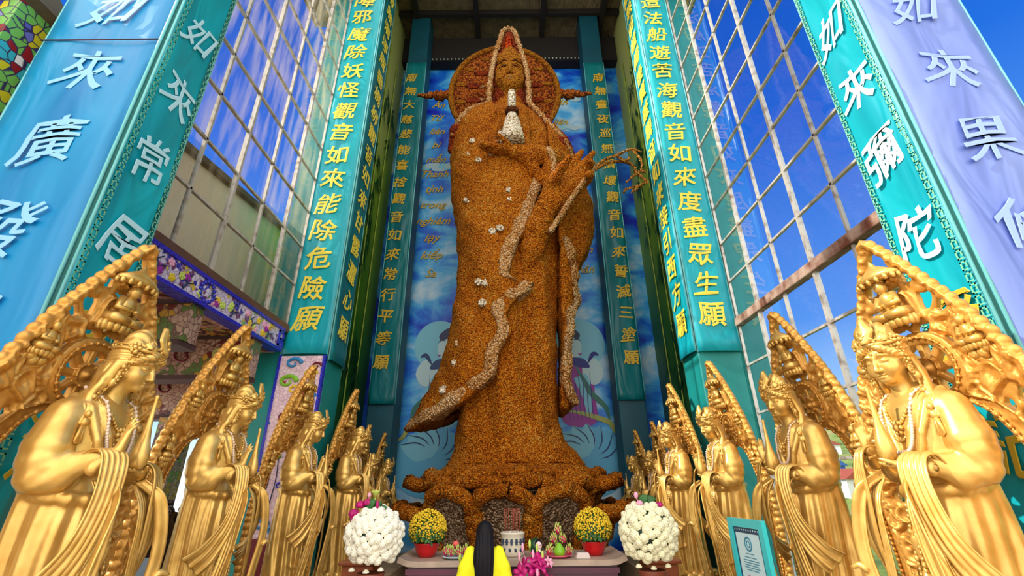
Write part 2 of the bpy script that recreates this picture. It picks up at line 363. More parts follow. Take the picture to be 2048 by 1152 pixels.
def spline(pts, n):
    """Catmull-Rom through the points, n samples"""
    P = np.array(pts, float); P = np.vstack([2*P[0]-P[1], P, 2*P[-1]-P[-2]]); m = len(P)-3; out = []
    for t in np.linspace(0, m-1e-6, n):
        i = int(t); u = t-i; a, b, c, d = P[i:i+4]
        out.append(0.5*((2*b)+(c-a)*u+(2*a-5*b+4*c-d)*u*u+(3*b-a-3*c+d)*u**3))
    return np.array(out)

def pleat(path, side, width, folds, amp, thick, name, mat, parent, n=40, curl=0.0, taper=None):
    """a pleated strip of cloth swept along a path; side = direction(s) across it"""
    P = spline(path, n); S = spline(side, n) if np.array(side).ndim == 2 else np.tile(np.array(side, float), (n, 1))
    S = S/np.linalg.norm(S, axis=1, keepdims=True); T = np.gradient(P, axis=0); T /= np.linalg.norm(T, axis=1, keepdims=True)
    Nn = np.cross(S, T); rows = []
    m = folds*6+1; us = np.linspace(-1, 1, m)
    for i in range(n):
        w = width*(taper(i/(n-1)) if taper else 1.0)
        rows.append([P[i]+S[i]*u*w/2+Nn[i]*(amp*(abs(math.sin(u*folds*math.pi/2+0.6))-0.5)+curl*(i/(n-1))**6*math.cos(u*folds*1.6)) for u in us])
    return MB().sheet(rows, thick).build(name, mat, parent)

# ------------------------------------------------------------------ signed-distance sculpting
def smin(a, b, k):
    if k <= 0: return np.minimum(a, b)
    h = np.clip(0.5+0.5*(b-a)/k, 0, 1); return b*(1-h)+a*h-k*h*(1-h)
class Vol:
    def __init__(s, lo, hi, res):
        s.lo = np.array(lo, np.float32); s.res = res; s.n = np.ceil((np.array(hi)-s.lo)/res).astype(int)+1
        s.D = np.full(tuple(s.n), 1e3, np.float32)
    def sub(s, lo, hi, pad):
        a = np.clip(np.floor((np.array(lo)-pad-s.lo)/s.res).astype(int), 0, s.n); b = np.clip(np.ceil((np.array(hi)+pad-s.lo)/s.res).astype(int)+1, 0, s.n)
        sl = tuple(slice(i, j) for i, j in zip(a, b))
        g = [(s.lo[k]+np.arange(a[k], b[k], dtype=np.float32)*s.res) for k in range(3)]
        return sl, g[0][:, None, None], g[1][None, :, None], g[2][None, None, :]
    def add(s, fn, lo, hi, k=0.0):
        sl, x, y, z = s.sub(lo, hi, max(k, 0)+3*s.res)
        if s.D[sl].size: s.D[sl] = smin(s.D[sl], np.broadcast_to(fn(x, y, z), s.D[sl].shape).astype(np.float32), k)
        return s
    def cut(s, fn, lo, hi, k=0.0):
        sl, x, y, z = s.sub(lo, hi, max(k, 0)+3*s.res)
        if s.D[sl].size: s.D[sl] = -smin(-s.D[sl], np.broadcast_to(fn(x, y, z), s.D[sl].shape).astype(np.float32), k)
        return s
    def mod(s, fn):
        sl, x, y, z = s.sub(s.lo, s.lo+s.n*s.res, 0); s.D += fn(x, y, z).astype(np.float32); return s
    def ell(s, c, r, k=0.0, rot=None):
        c = np.array(c, float); r = np.array(r, float); M = np.array(rot) if rot is not None else np.eye(3); R_ = r.max()
        def fn(x, y, z):
            dx, dy, dz = x-c[0], y-c[1], z-c[2]
            p = [(M[0, i]*dx+M[1, i]*dy+M[2, i]*dz)/r[i] for i in range(3)]
            q = np.sqrt(p[0]**2+p[1]**2+p[2]**2)+1e-6; g = np.sqrt((p[0]/r[0])**2+(p[1]/r[1])**2+(p[2]/r[2])**2)+1e-6
            return q*(q-1)/g
        ext = R_ if rot is not None else r
        return fn, c-ext, c+ext
    def ball(s, c, r, k=0.0, rot=None): f = s.ell(c, r if hasattr(r, '__len__') else (r,)*3, k, rot); return s.add(*f, k)
    def dent(s, c, r, k=0.0, rot=None): f = s.ell(c, r if hasattr(r, '__len__') else (r,)*3, k, rot); return s.cut(*f, k)
    def capfn(s, a, b, ra, rb):
        a = np.array(a, float); b = np.array(b, float); ab = b-a; L2 = float(ab@ab)+1e-12
        def fn(x, y, z):
            t = np.clip(((x-a[0])*ab[0]+(y-a[1])*ab[1]+(z-a[2])*ab[2])/L2, 0, 1)
            return np.sqrt((x-a[0]-t*ab[0])**2+(y-a[1]-t*ab[1])**2+(z-a[2]-t*ab[2])**2)-(ra+(rb-ra)*t)
        R_ = max(ra, rb); return fn, np.minimum(a, b)-R_, np.maximum(a, b)+R_
    def cap(s, a, b, ra, rb=None, k=0.0): return s.add(*s.capfn(a, b, ra, rb if rb is not None else ra), k)
    def groove(s, a, b, ra, rb=None, k=0.0): return s.cut(*s.capfn(a, b, ra, rb if rb is not None else ra), k)
    def tube(s, pts, rads, k=0.0, cut=False):
        rads = list(rads) if hasattr(rads, '__len__') else [rads]*len(pts)
        for i in range(len(pts)-1): (s.groove if cut else s.cap)(pts[i], pts[i+1], rads[i], rads[i+1], k)
        return s
    def loft(s, rows, k=0.0, cap=0.02, cut=None):
        """rows of (z, cx, cy, rx, ry): a column of ellipses; `cut(x,y,z)` trims it"""
        A = np.array(rows, float); A = A[np.argsort(A[:, 0])]
        z0, z1 = A[0, 0], A[-1, 0]
        zz = A[:, 0]
        def itp(z, c):
            # monotone-ish cubic through numpy interp of a dense spline
            return np.interp(z, zd, dn[:, c]).astype(np.float32)
        dn = spline(A, 200); zd = dn[:, 0]
        def fn(x, y, z):
            cx, cy, rx, ry = (itp(z, c) for c in (1, 2, 3, 4)); px, py = (x-cx)/rx, (y-cy)/ry
            q = np.sqrt(px*px+py*py)+1e-6; g = np.sqrt((px/rx)**2+(py/ry)**2)+1e-6
            d = q*(q-1)/g; d = np.maximum(d, np.maximum(z0-z, z-z1))
            return d if cut is None else np.maximum(d, cut(x, y, z))
        lo = (float((A[:, 1]-A[:, 3]).min()), float((A[:, 2]-A[:, 4]).min()), z0); hi = (float((A[:, 1]+A[:, 3]).max()), float((A[:, 2]+A[:, 4]).max()), z1)
        return s.add(fn, lo, hi, k)
    def surf(s):
        D = s.D; nx, ny, nz = D.shape; S = D < 0
        cs = np.zeros((nx-1, ny-1, nz-1), np.int8)
        for i in (0, 1):
            for j in (0, 1):
                for k in (0, 1): cs += S[i:nx-1+i, j:ny-1+j, k:nz-1+k]
        act = np.argwhere((cs > 0) & (cs < 8)); idx = np.full(cs.shape, -1, np.int32); idx[tuple(act.T)] = np.arange(len(act))
        acc = np.zeros((len(act), 3)); cnt = np.zeros(len(act)); cor = [(i, j, k) for i in (0, 1) for j in (0, 1) for k in (0, 1)]
        val = {c: D[act[:, 0]+c[0], act[:, 1]+c[1], act[:, 2]+c[2]] for c in cor}
        for c in cor:
            for ax in range(3):
                if c[ax] == 0:
                    e = list(c); e[ax] = 1; e = tuple(e); a, b = val[c], val[e]; m = (a < 0) != (b < 0)
                    t = np.where(m, a/np.where(a-b == 0, 1, a-b), 0); p = np.tile(np.array(c, float), (len(act), 1)); p[:, ax] += t
                    acc[m] += p[m]; cnt[m] += 1
        V = (act+acc/cnt[:, None])*s.res+s.lo; F = []
        for ax in range(3):
            o1, o2 = [(1, 2), (2, 0), (0, 1)][ax]
            sl0 = [slice(None)]*3; sl1 = [slice(None)]*3; sl0[ax] = slice(0, -1); sl1[ax] = slice(1, None)
            a, b = S[tuple(sl0)], S[tuple(sl1)]; E = np.argwhere(a != b)
            E = E[(E[:, o1] > 0) & (E[:, o2] > 0) & (E[:, o1] < D.shape[o1]-1) & (E[:, o2] < D.shape[o2]-1)]
            q = []
            for d1, d2 in ((-1, -1), (0, -1), (0, 0), (-1, 0)):
                c = E.copy(); c[:, o1] += d1; c[:, o2] += d2; q.append(idx[tuple(c.T)])
            Q = np.stack(q, 1); fl = ~a[tuple(E.T)]; Q[fl] = Q[fl][:, ::-1]; F.append(Q)
        return V, np.vstack(F)
    def build(s, name, mat, parent=None, warp=None, smooth=1):
        V, F = s.surf()
        if warp is not None: V = warp(V)
        me = bpy.data.meshes.new(name); me.vertices.add(len(V)); me.vertices.foreach_set('co', V.astype(np.float32).ravel())
        me.loops.add(F.size); me.loops.foreach_set('vertex_index', F.astype(np.int32).ravel()); me.polygons.add(len(F))
        me.polygons.foreach_set('loop_start', np.arange(0, F.size, 4, dtype=np.int32)); me.polygons.foreach_set('use_smooth', np.ones(len(F), bool))
        me.update(); me.validate()
        return link(name, me, parent, mat)

# ------------------------------------------------------------------ lettering
def glyph(body, size=1.0, shear=0.0, bold=0.0):
    c = bpy.data.curves.new('lettering', 'FONT'); c.body = body; c.size = size; c.shear = shear; c.bevel_depth = bold; c.bevel_resolution = 0; c.extrude = .002; c.align_x = 'CENTER'; c.resolution_u = 3
    o = bpy.data.objects.new('lettering', c); COL.objects.link(o); dg = bpy.context.evaluated_depsgraph_get()
    dg.update(); me = bpy.data.meshes.new_from_object(o.evaluated_get(dg)); bpy.data.objects.remove(o)
    V = np.array([v.co[:] for v in me.vertices]) if len(me.vertices) else np.zeros((0, 3)); F = [tuple(p.vertices) for p in me.polygons]
    bpy.data.meshes.remove(me); bpy.data.curves.remove(c); return V, F
def write(t, text, place, step, size, mat, sx=1.0, shear=0.0, bold=0.0, brush=0.02, slant=0.0, start=0, name='character'):
    """a vertical column of characters, each one a part; place(u, v, w) maps character-plane metres to the thing's space, first character centred at v=0"""
    for i, ch in enumerate(text):
        i += start; V, F = glyph(ch, size, shear, bold)
        if not len(V): continue
        c = (V.min(0)+V.max(0))/2; V = V-c
        # loosen the printed strokes a little, like a brush hand
        ph = i*1.7; u = V[:, 0]+brush*np.sin(V[:, 1]*9/size*0.5+ph); v = V[:, 1]+brush*np.sin(V[:, 0]*8/size*0.5+ph*2)+slant*V[:, 0]
        MB().add([place(a*sx, b-i*step, w) for a, b, w in zip(u, v, V[:, 2])], F).build(name, mat, t)
# ------------------------------------------------------------------ the setting
def struct(o): o['kind'] = 'structure'; return o
def make_setting():
    struct(MB().box((-14, -14, -0.3), (5.7, 15.2, 0)).build('floor', 'floor_tile'))
    # stone ledges that carry the two rows of figures
    struct(MB().box((-3.6, 1.6, 0), (-2.35, 13.1, 0.42)).build('trim_1', 'stone'))
    struct(MB().box((2.4, 1.6, 0), (3.6, 13.1, 0.42)).build('trim_2', 'stone'))
    def pillar(x0, x1, y0, y1, z1, m):
        struct(MB().box((x0, y0, 0), (x1, y1, z1), bev=0.02).build('pillar', m))
    pillar(-5.27, -3.95, 3.6, 4.3, 19, 'teal_paint'); pillar(4.1, 5.32, 3.6, 4.3, 19, 'teal_paint')
    pillar(-4.5, -3.6, 8.6, 9.45, 20.7, 'teal_paint'); pillar(3.6, 4.44, 8.6, 9.45, 20.7, 'teal_paint')
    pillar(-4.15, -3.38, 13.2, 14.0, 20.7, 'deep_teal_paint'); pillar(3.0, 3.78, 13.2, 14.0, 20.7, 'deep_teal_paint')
    struct(MB().box((-4.9, 14.62, 0), (4.9, 14.9, 20.7)).build('wall_back', 'mural_sky'))
    struct(MB().box((-4.95, 8.62, 0), (-4.5, 9.46, 20.7)).build('wall_left_return', 'teal_paint')); struct(MB().box((4.44, 8.62, 0), (4.95, 9.46, 20.7)).build('wall_right_return', 'teal_paint'))
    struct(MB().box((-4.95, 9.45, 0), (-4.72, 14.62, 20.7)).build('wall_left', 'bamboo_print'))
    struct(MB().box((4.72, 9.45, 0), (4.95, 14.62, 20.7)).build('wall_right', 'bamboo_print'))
    # roof over the niche: corrugated sheet on dark joists
    struct(MB().box((-5.2, 7.6, 20.7), (5.2, 15.0, 20.9)).build('ceiling', 'corrugated'))
    for y in (9.3, 11.2, 13.05):
        struct(MB().box((-4.72, y, 20.42), (4.72, y+0.16, 20.7)).build('ceiling_beam', 'beam_dark'))
    for x in (-4.05, -1.5, 1.35, 3.9):
        struct(MB().box((x, 9.3, 20.36), (x+0.2, 14.6, 20.7)).build('ceiling_beam', 'beam_dark'))
    struct(MB().box((-4.72, 14.15, 18.95), (4.72, 14.6, 20.42), bev=0.03).build('ceiling_beam', 'beam_dark'))
    # walls over the glazing carry an eave that throws the shade on the upper pillars
    struct(MB().box((-6.0, 3.9, 15.0), (-4.42, 9.6, 15.25)).build('roof_eave', 'roof_dark'))
    struct(MB().box((4.42, 3.9, 15.2), (5.6, 9.6, 15.45)).build('roof_eave', 'roof_dark'))
make_setting()

def make_window(name, x, ys, zs, rail, glass, thin):
    sgn = 1 if x > 0 else -1
    w = thing(name, None, None, (x, (ys[0]+ys[-1])/2, zs[0])); w['kind'] = 'structure'
    oy, oz = w.location.y, w.location.z
    mb = MB(); L0, L1 = ys[0]-oy, ys[-1]-oy; z0, z1 = zs[0]-oz, zs[-1]-oz
    mb.add([(0, L0, z0), (0, L1, z0), (0, L1, z1), (0, L0, z1)], [(0, 1, 2, 3)]); mb.build('pane', glass, w)
    mb = MB()
    for i, y in enumerate(ys): t = 0.026 if i % 2 else 0.036; mb.box((-t, y-oy-t*.7, z0), (t, y-oy+t*.7, z1))
    mb.build('mullion', 'steel', w)
    mb = MB()
    for i, z in enumerate(zs): t = 0.026; mb.box((-t, L0, z-oz-t*.7), (t, L1, z-oz+t*.7))
    mb.build('transom', 'steel', w)
    MB().box((-0.075, L0, rail-oz-0.09), (0.075, L1, rail-oz+0.07), bev=0.012).build('rail', thin, w)
    return w
make_window('window_1', -4.5, [8.56-0.83*k for k in range(6)][::-1], [4.9+0.88*k for k in range(12)]+[15.0], 4.82, 'glass_left', 'brown_steel')
make_window('window_2', 4.5, [8.58-0.83*k for k in range(6)][::-1], [0.45+0.885*k for k in range(5)]+[4.87+0.88*k for k in range(12)]+[15.2], 4.87, 'glass_right', 'rust_steel')

# ------------------------------------------------------------------ the mosaic porch under the left glazing, and what shows through the panes
def make_left_side():
    # long mosaic frieze under the rail
    t = thing('mosaic_frieze', 'white mosaic frieze with flowers and blue tile edges under the left glazing', 'mosaic frieze', (-4.5, 6.4, 4.35))
    MB().box((-0.14, -2.05, 0.02), (0.06, 2.05, 0.36)).build('panel', 'mosaic_band', t)
    for nm, z0 in (('border', -0.035), ('border', 0.36)):
        mb = MB()
        for k in range(83): mb.box((-0.14, -2.05+k*0.049, z0), (0.085, -2.05+k*0.049+0.042, z0+0.055))
        mb.build(nm, 'tile_blue', t)
    mb = MB()
    for k in range(14):
        a = 2*math.pi*k/14; mb.ball((0.07, -0.35+0.15*math.cos(a), 0.19+0.15*math.sin(a)), 0.032, 6)
    mb.build('rosette_rim', 'tile_blue', t); MB().ball((0.05, -0.35, 0.19), 0.11, 14, sc=(0.35, 1, 1)).build('rosette', 'mosaic_band', t)
    # key-fret panel at the frieze end
    mb = MB()
    for a, b, c, d in ((1.82, 0.04, 1.86, 0.34), (1.98, 0.04, 2.02, 0.34), (1.82, 0.3, 2.02, 0.34), (1.82, 0.04, 1.94, 0.08), (1.89, 0.17, 2.02, 0.21), (1.89, 0.1, 1.93, 0.21)): mb.box((0.055, a, b), (0.085, c, d))
    mb.build('key_fret', 'tile_blue', t)
    # flower relief on the frieze
    rnd = random.Random(4)
    for k in range(26):
        y = -1.9+rnd.random()*3.6; z = 0.08+rnd.random()*0.22; mb = MB(); mb.ball((0.065, y, z), 0.022, 6)
        for j in range(5):
            a = j*1.257+k; mb.ball((0.065, y+0.036*math.cos(a), z+0.036*math.sin(a)), 0.028, 6, sc=(0.5, 1, 1))
        mb.build('flower_relief', ['petal_yellow', 'bud_green', 'mural_purple', 'petal_pink'][k % 4], t)
    for k in range(7):
        mb = MB(); y = -1.95+k*0.56; p = [(0.065, y, 0.05), (0.07, y+0.06, 0.14), (0.065, y+0.02, 0.22), (0.07, y+0.12, 0.30)]; mb.tube(p, [0.02, 0.016, 0.012, 0.006], 6)
        mb.tube([p[1], (0.07, y+0.2, 0.2)], [0.012, 0.005], 5); mb.build('branch_relief', 'mural_hair', t)
    # porch ceiling and its mosaic-clad cross beams
    struct(MB().box((-10.2, 4.32, 4.36), (-4.66, 9.6, 4.72)).build('ceiling_porch', 'mosaic_brown'))
    for y, z0 in ((5.9, 3.72), (7.55, 3.62), (9.1, 3.2)):
        b = thing('mosaic_beam', ['nearest mosaic cross beam of the porch, with scroll inlay', 'middle mosaic cross beam of the porch, behind the nearest', 'farthest mosaic cross beam of the porch, beside the pink pillar'][int((y-5)/1.5)], 'beam', (-7.2, y, z0), group='cross beams of the porch')
        h = 4.36-z0; MB().box((-2.9, 0, 0.05), (2.7, 0.3, h)).build('beam_core', 'mosaic_tan_scroll', b)
        MB().box((-2.9, -0.03, -0.02), (2.7, 0.33, 0.06)).box((-2.9, -0.03, h-0.06), (2.7, -0.001, h-0.005)).build('edge_tile', 'annex_dark', b)
        for k in range(8):   # scroll relief
            x0 = -2.5+k*0.66; pts = [(x0+0.16*math.cos(q)*(1-q/9)+0.05*q*0.5, -0.012, h/2+0.16*math.sin(q)*(1-q/9)) for q in np.linspace(0, 7, 22)]
            MB().tube(pts, [0.035*(1-i/30) for i in range(22)], 6).build('scroll_relief', ['dragonfruit_dark', 'mural_yellow'][k % 2], b)
    for x in (-6.6, -8.4):
        p = thing('porch_column', 'mosaic-clad porch column, %s' % ('nearer one behind the first golden figures on the left' if x > -7 else 'farther one deep in the porch'), 'column', (x, 9.2, 0))
        MB().box((-0.22, -0.2, 0), (0.22, 0.2, 3.2)).build('shaft', 'mosaic_brown', p)
    # carved dark furniture standing in the porch
    def carved(x, y, lab, s):
        t = thing('carved_cabinet', lab, 'cabinet', (x, y, 0), R(62), scale=s)
        MB().box((-0.75, -0.25, 0), (0.75, 0.25, 1.3), bev=0.02).build('body', 'ebony', t)
        mb = MB(); mb.prism([(-0.8, 1.3), (0.8, 1.3), (0.72, 1.5), (0.5, 1.62), (0.3, 1.66), (0.16, 1.86), (0, 1.95), (-0.16, 1.86), (-0.3, 1.66), (-0.5, 1.62), (-0.72, 1.5)], -0.06, 0.06)
        for k in range(9):
            q = -0.68+k*0.17; hz = 1.45+0.35*(1-abs(q)/0.7)
            pts = [(q+0.06*math.cos(u)*(1-u/12), -0.08, hz+0.06*math.sin(u)*(1-u/12)) for u in np.linspace(0, 7, 14)]; mb.tube(pts, 0.022, 5)
            mb.ball((q, -0.06, hz+0.12), 0.045, 7)
        mb.build('carved_crest', 'ebony', t)
        mb = MB()
        for k in (-1, 1): mb.box((k*0.37-0.3, -0.275, 0.15), (k*0.37+0.3, -0.25, 1.15), bev=0.01)
        mb.build('door', 'ebony', t); MB().box((-0.2, -0.285, 0.85), (0.2, -0.26, 1.12)).build('plaque', 'plate_blue', t)
    carved(-5.0, 6.7, 'dark carved cabinet with scrolled crest seen between the two nearest left figures', 1.0)
    carved(-6.2, 5.2, 'dark carved cabinet in the porch behind the nearest left figure', 0.95)
    # building behind the glass
    mb = MB(); mb.add([(-6.0, 4.05, 4.74), (-6.0, 15, 4.74), (-6.0, 15, 8.7), (-6.0, 4.05, 7.3), (-6.5, 4.05, 4.74), (-6.5, 15, 4.74), (-6.5, 15, 8.7), (-6.5, 4.05, 7.3)],
                      [(0, 1, 2, 3), (7, 6, 5, 4), (3, 2, 6, 7), (0, 4, 5, 1), (1, 5, 6, 2), (4, 0, 3, 7)])
    t = thing('annex_building', 'pale pink building seen through the left glazing', 'building', (-6, 9, 4.72)); o = mb.build('wall', 'stucco_pink'); o.parent = t; o.matrix_parent_inverse = Matrix.Translation((6, -9, -4.72))
    mb = MB(); mb.add([(-6.1, 4.05, 7.3), (-6.1, 15.1, 8.7), (-5.86, 15.1, 8.7), (-5.86, 4.05, 7.3), (-6.1, 4.05, 7.42), (-6.1, 15.1, 8.82), (-5.86, 15.1, 8.82), (-5.86, 4.05, 7.42)],
                      [(0, 1, 2, 3), (7, 6, 5, 4), (0, 4, 5, 1), (1, 5, 6, 2), (2, 6, 7, 3), (3, 7, 4, 0)])
    o = mb.build('coping', 'roof_dark'); o.parent = t; o.matrix_parent_inverse = Matrix.Translation((6, -9, -4.72))
    struct(MB().box((-7.4, 0.3, 0), (-6.95, 4.0, 8.0)).build('wall_left_shade', 'stucco_pink'))  # added out of view, sized to shade the outer left pillar front
    t = thing('mosaic_column', 'pink mosaic column seen through the lowest left panes', 'column', (-5.75, 5.15, 4.72))
    MB().box((-0.2, -0.3, 0), (0.2, 0.3, 1.9)).build('shaft', 'mosaic_pink', t); MB().box((-0.24, -0.34, 0.75), (0.24, 0.34, 0.83)).box((-0.24, -0.34, 1.84), (0.24, 0.34, 1.92)).build('band', 'tile_blue', t)
    mb = MB()
    for k in range(6): mb.ball((0.2, -0.15+0.06*k, 0.3+0.1*math.sin(k*1.3)), 0.09, 8, mi=k % 2, sc=(0.5, 1, 1))
    mb.build('flower_relief', ['petal_yellow', 'dragonfruit'], t)
    # corner of the temple roof with its mosaic dragon
    t = thing('mosaic_dragon_gable', 'colourful mosaic gable with a coiling scaled dragon at the upper left', 'roof ornament', (-6.62, 3.55, 4.75))
    MB().prism([(-0.3, 0), (1.15, 0), (1.15, 2.25), (0.6, 3.0), (0.0, 3.55), (-0.3, 3.75)], -0.2, 0.3).build('gable', 'mosaic_roof', t)
    mb = MB()
    body = spline([(0.9, -0.2, 0.3), (0.3, -0.24, 0.6), (0.85, -0.26, 1.0), (0.3, -0.26, 1.4), (0.9, -0.26, 1.75), (0.35, -0.26, 2.1), (0.75, -0.26, 2.4), (0.1, -0.24, 2.9)], 60)
    mb.tube(body, [0.07+0.08*math.sin(min(1, i/40)*1.5) for i in range(60)], 10); mb.build('dragon_body', 'mosaic_roof', t)
    mb = MB()
    for i in range(4, 58, 2):
        p = body[i]; mb.ball((p[0], p[1]-0.08, p[2]+0.12), 0.06, 6, sc=(0.6, 0.6, 1.2))
    mb.build('dragon_fin', 'petal_yellow', t)
    mb = MB()
    for k in range(150):
        i = 3+k % 54; p = body[i]; a = (k*2.4) % 6.28; r = 0.12
        mb.ball((p[0]+r*0.7*math.sin(a), p[1]-0.10+0.03*math.cos(a), p[2]+r*math.cos(a)), 0.028, 5, sc=(1, 0.6, 1.2))
    mb.build('dragon_scale', 'tile_blue', t)
    mb = MB()
    for k in range(9):
        c = (0.1+0.11*k, -0.2, 0.4+0.62*((k*7) % 4)); pts = [(c[0]+0.15*math.cos(u)*(1-u/9), c[1], c[2]+0.13*math.sin(u)*(1-u/9)) for u in np.linspace(0, 7, 18)]
        mb.tube(pts, 0.04, 6, mi=k % 3)
    mb.build('cloud_scroll', ['dragonfruit_dark', 'bud_green', 'plate_blue'], t)
    MB().prism([(1.12, 2.22), (1.26, 2.30), (0.70, 3.10), (0.06, 3.68), (-0.3, 3.88), (-0.3, 3.75), (0.0, 3.55), (0.6, 3.0)], -0.32, 0.38).build('eave', 'roof_dark', t)
plain('dragonfruit_dark', (110, 22, 36), 0.35, var=0.3, vs=12)
make_left_side()

# ------------------------------------------------------------------ pink mosaic panel on the left inner pillar
def make_panel():
    t = thing('wall_mosaic', 'pink mosaic panel with dragon clouds and blue tile edge on the left pillar', 'mosaic panel', (-4.05, 8.578, 1.16))
    MB().box((-0.42, -0.05, 0), (0.42, 0.02, 3.1)).build('panel', 'mosaic_pink', t)
    for x in (-0.45, 0.40):
        mb = MB()
        for k in range(52): mb.box((x, -0.065, k*0.06), (x+0.05, 0.02, k*0.06+0.052))
        mb.build('border', 'tile_blue', t)
    rnd = random.Random(11)
    def swirl(cx, cz, r, mi, mb, turns=7):
        mb.tube([(cx+r*math.cos(u)*(1-u/9), -0.06, cz+r*0.7*math.sin(u)*(1-u/9)) for u in np.linspace(0, turns, 18)], [r*0.26*(1-i/26) for i in range(18)], 6, mi=mi)
    CM = ['petal_yellow', 'pomelo', 'mural_cloud_blue', 'dragonfruit_dark', 'tile_blue']
    for (x, z, r, mi) in ((-0.15, 2.95, 0.16, 2), (0.2, 2.75, 0.13, 0), (-0.2, 2.6, 0.18, 1), (-0.05, 2.45, 0.12, 0), (0.1, 2.2, 0.1, 3), (-0.15, 1.95, 0.12, 3), (-0.25, 1.25, 0.16, 1), (-0.1, 1.45, 0.13, 1), (0.3, 2.9, 0.1, 3),
                          (0.1, 0.55, 0.1, 3), (0.25, 0.35, 0.1, 2), (-0.2, 0.2, 0.13, 2), (0.05, 0.12, 0.14, 2), (0.3, 0.1, 0.12, 2), (-0.3, 0.5, 0.09, 3), (0.0, 0.8, 0.08, 4)): mb = MB(); swirl(x, z, r, 0, mb); mb.build('cloud_relief', CM[mi], t)
    mb = MB()
    for k in range(4):
        pts = spline([(-0.35+0.2*k, -0.055, 0.3), (-0.2+0.12*k, -0.06, 0.9), (-0.3+0.2*k, -0.055, 1.4), (0.0+0.05*k, -0.06, 1.9)], 20); mb.tube(pts, 0.008, 5)
    mb.build('line_inlay', 'mural_hair', t)
    MB().box((-0.46, -0.08, -1.16), (0.46, 0.02, 0.0)).build('dado', 'dragonfruit_dark', t)
plain('mural_cloud_blue', (40, 130, 190), 0.4)
make_panel()

# ------------------------------------------------------------------ calligraphy banners
def banner(label, org, du, dz, w, z0, z1, mat, text, lmat, tz, step, size, group=None, sx=1.0, shear=0.0, bold=0.0, off=0.0, border=None, gold_from=None, brush=0.02, wall=0.02, lmat2=None, slant=0.0):
    """vinyl strip: org = (x,y) of its middle, du = direction across it, dz = outward normal"""
    t = thing('calligraphy_banner', label, 'banner', (org[0], org[1], z0), group=group)
    du = np.array(du, float); dn = np.array(dz, float)
    rows = []
    nz = 60
    for i in range(nz+1):
        z = (z1-z0)*i/nz; row = []
        for j in range(9):
            u = -w/2+w*j/8; bow = 0.012*math.sin(z*2.1+j*0.5)+0.008*math.sin(z*5.3-j)
            if i == 0: bow += 0.05
            if i == 1: bow += 0.02
            p = du*u+dn*(0.035+bow*(1 if 0 < j < 8 else 0.2)); row.append((p[0], p[1], z))
        rows.append(row)
    MB().sheet(rows, 0.012).build('vinyl', mat, t)
    def place(u, v, w): p = du*(u+off)+dn*(0.062+w*.4); return (p[0], p[1], tz-z0+v)
    g = gold_from if gold_from is not None else len(text)
    write(t, text[:g], place, step, size, lmat, sx, shear, bold, brush, slant)
    if g < len(text): write(t, text[g:], place, step, size, lmat2, sx, shear, bold, brush, slant, start=g)
    if border:
        mb = MB()
        for s in (-1, 1):
            a = du*(s*(w/2-0.045))+dn*0.056
            for k in range(int((z1-z0)/0.11)):
                z = k*0.11; e = du*0.03
                for (q0, q1, r0, r1) in ((-1, 1, 0.0, 0.014), (-1, 1, 0.075, 0.089), (-1, -0.5, 0.0, 0.089), (0.5, 1, 0.03, 0.089)):
                    c = [a+e*q0, a+e*q1]; mb.add([(c[0][0], c[0][1], z+r0), (c[1][0], c[1][1], z+r0), (c[1][0], c[1][1], z+r1), (c[0][0], c[0][1], z+r1)], [(0, 1, 2, 3)])
        mb.build('border', border, t)
    mb = MB()
    if wall:
        for s in (-1, 1):
            p = du*(s*w/2)+dn*0.03; mb.tube([(p[0], p[1], 0), (p[0], p[1], z1-z0)], 0.016, 6)
        mb.build('hem', 'hem_light', t)
    return t
plain('hem_light', (120, 206, 214), 0.4)
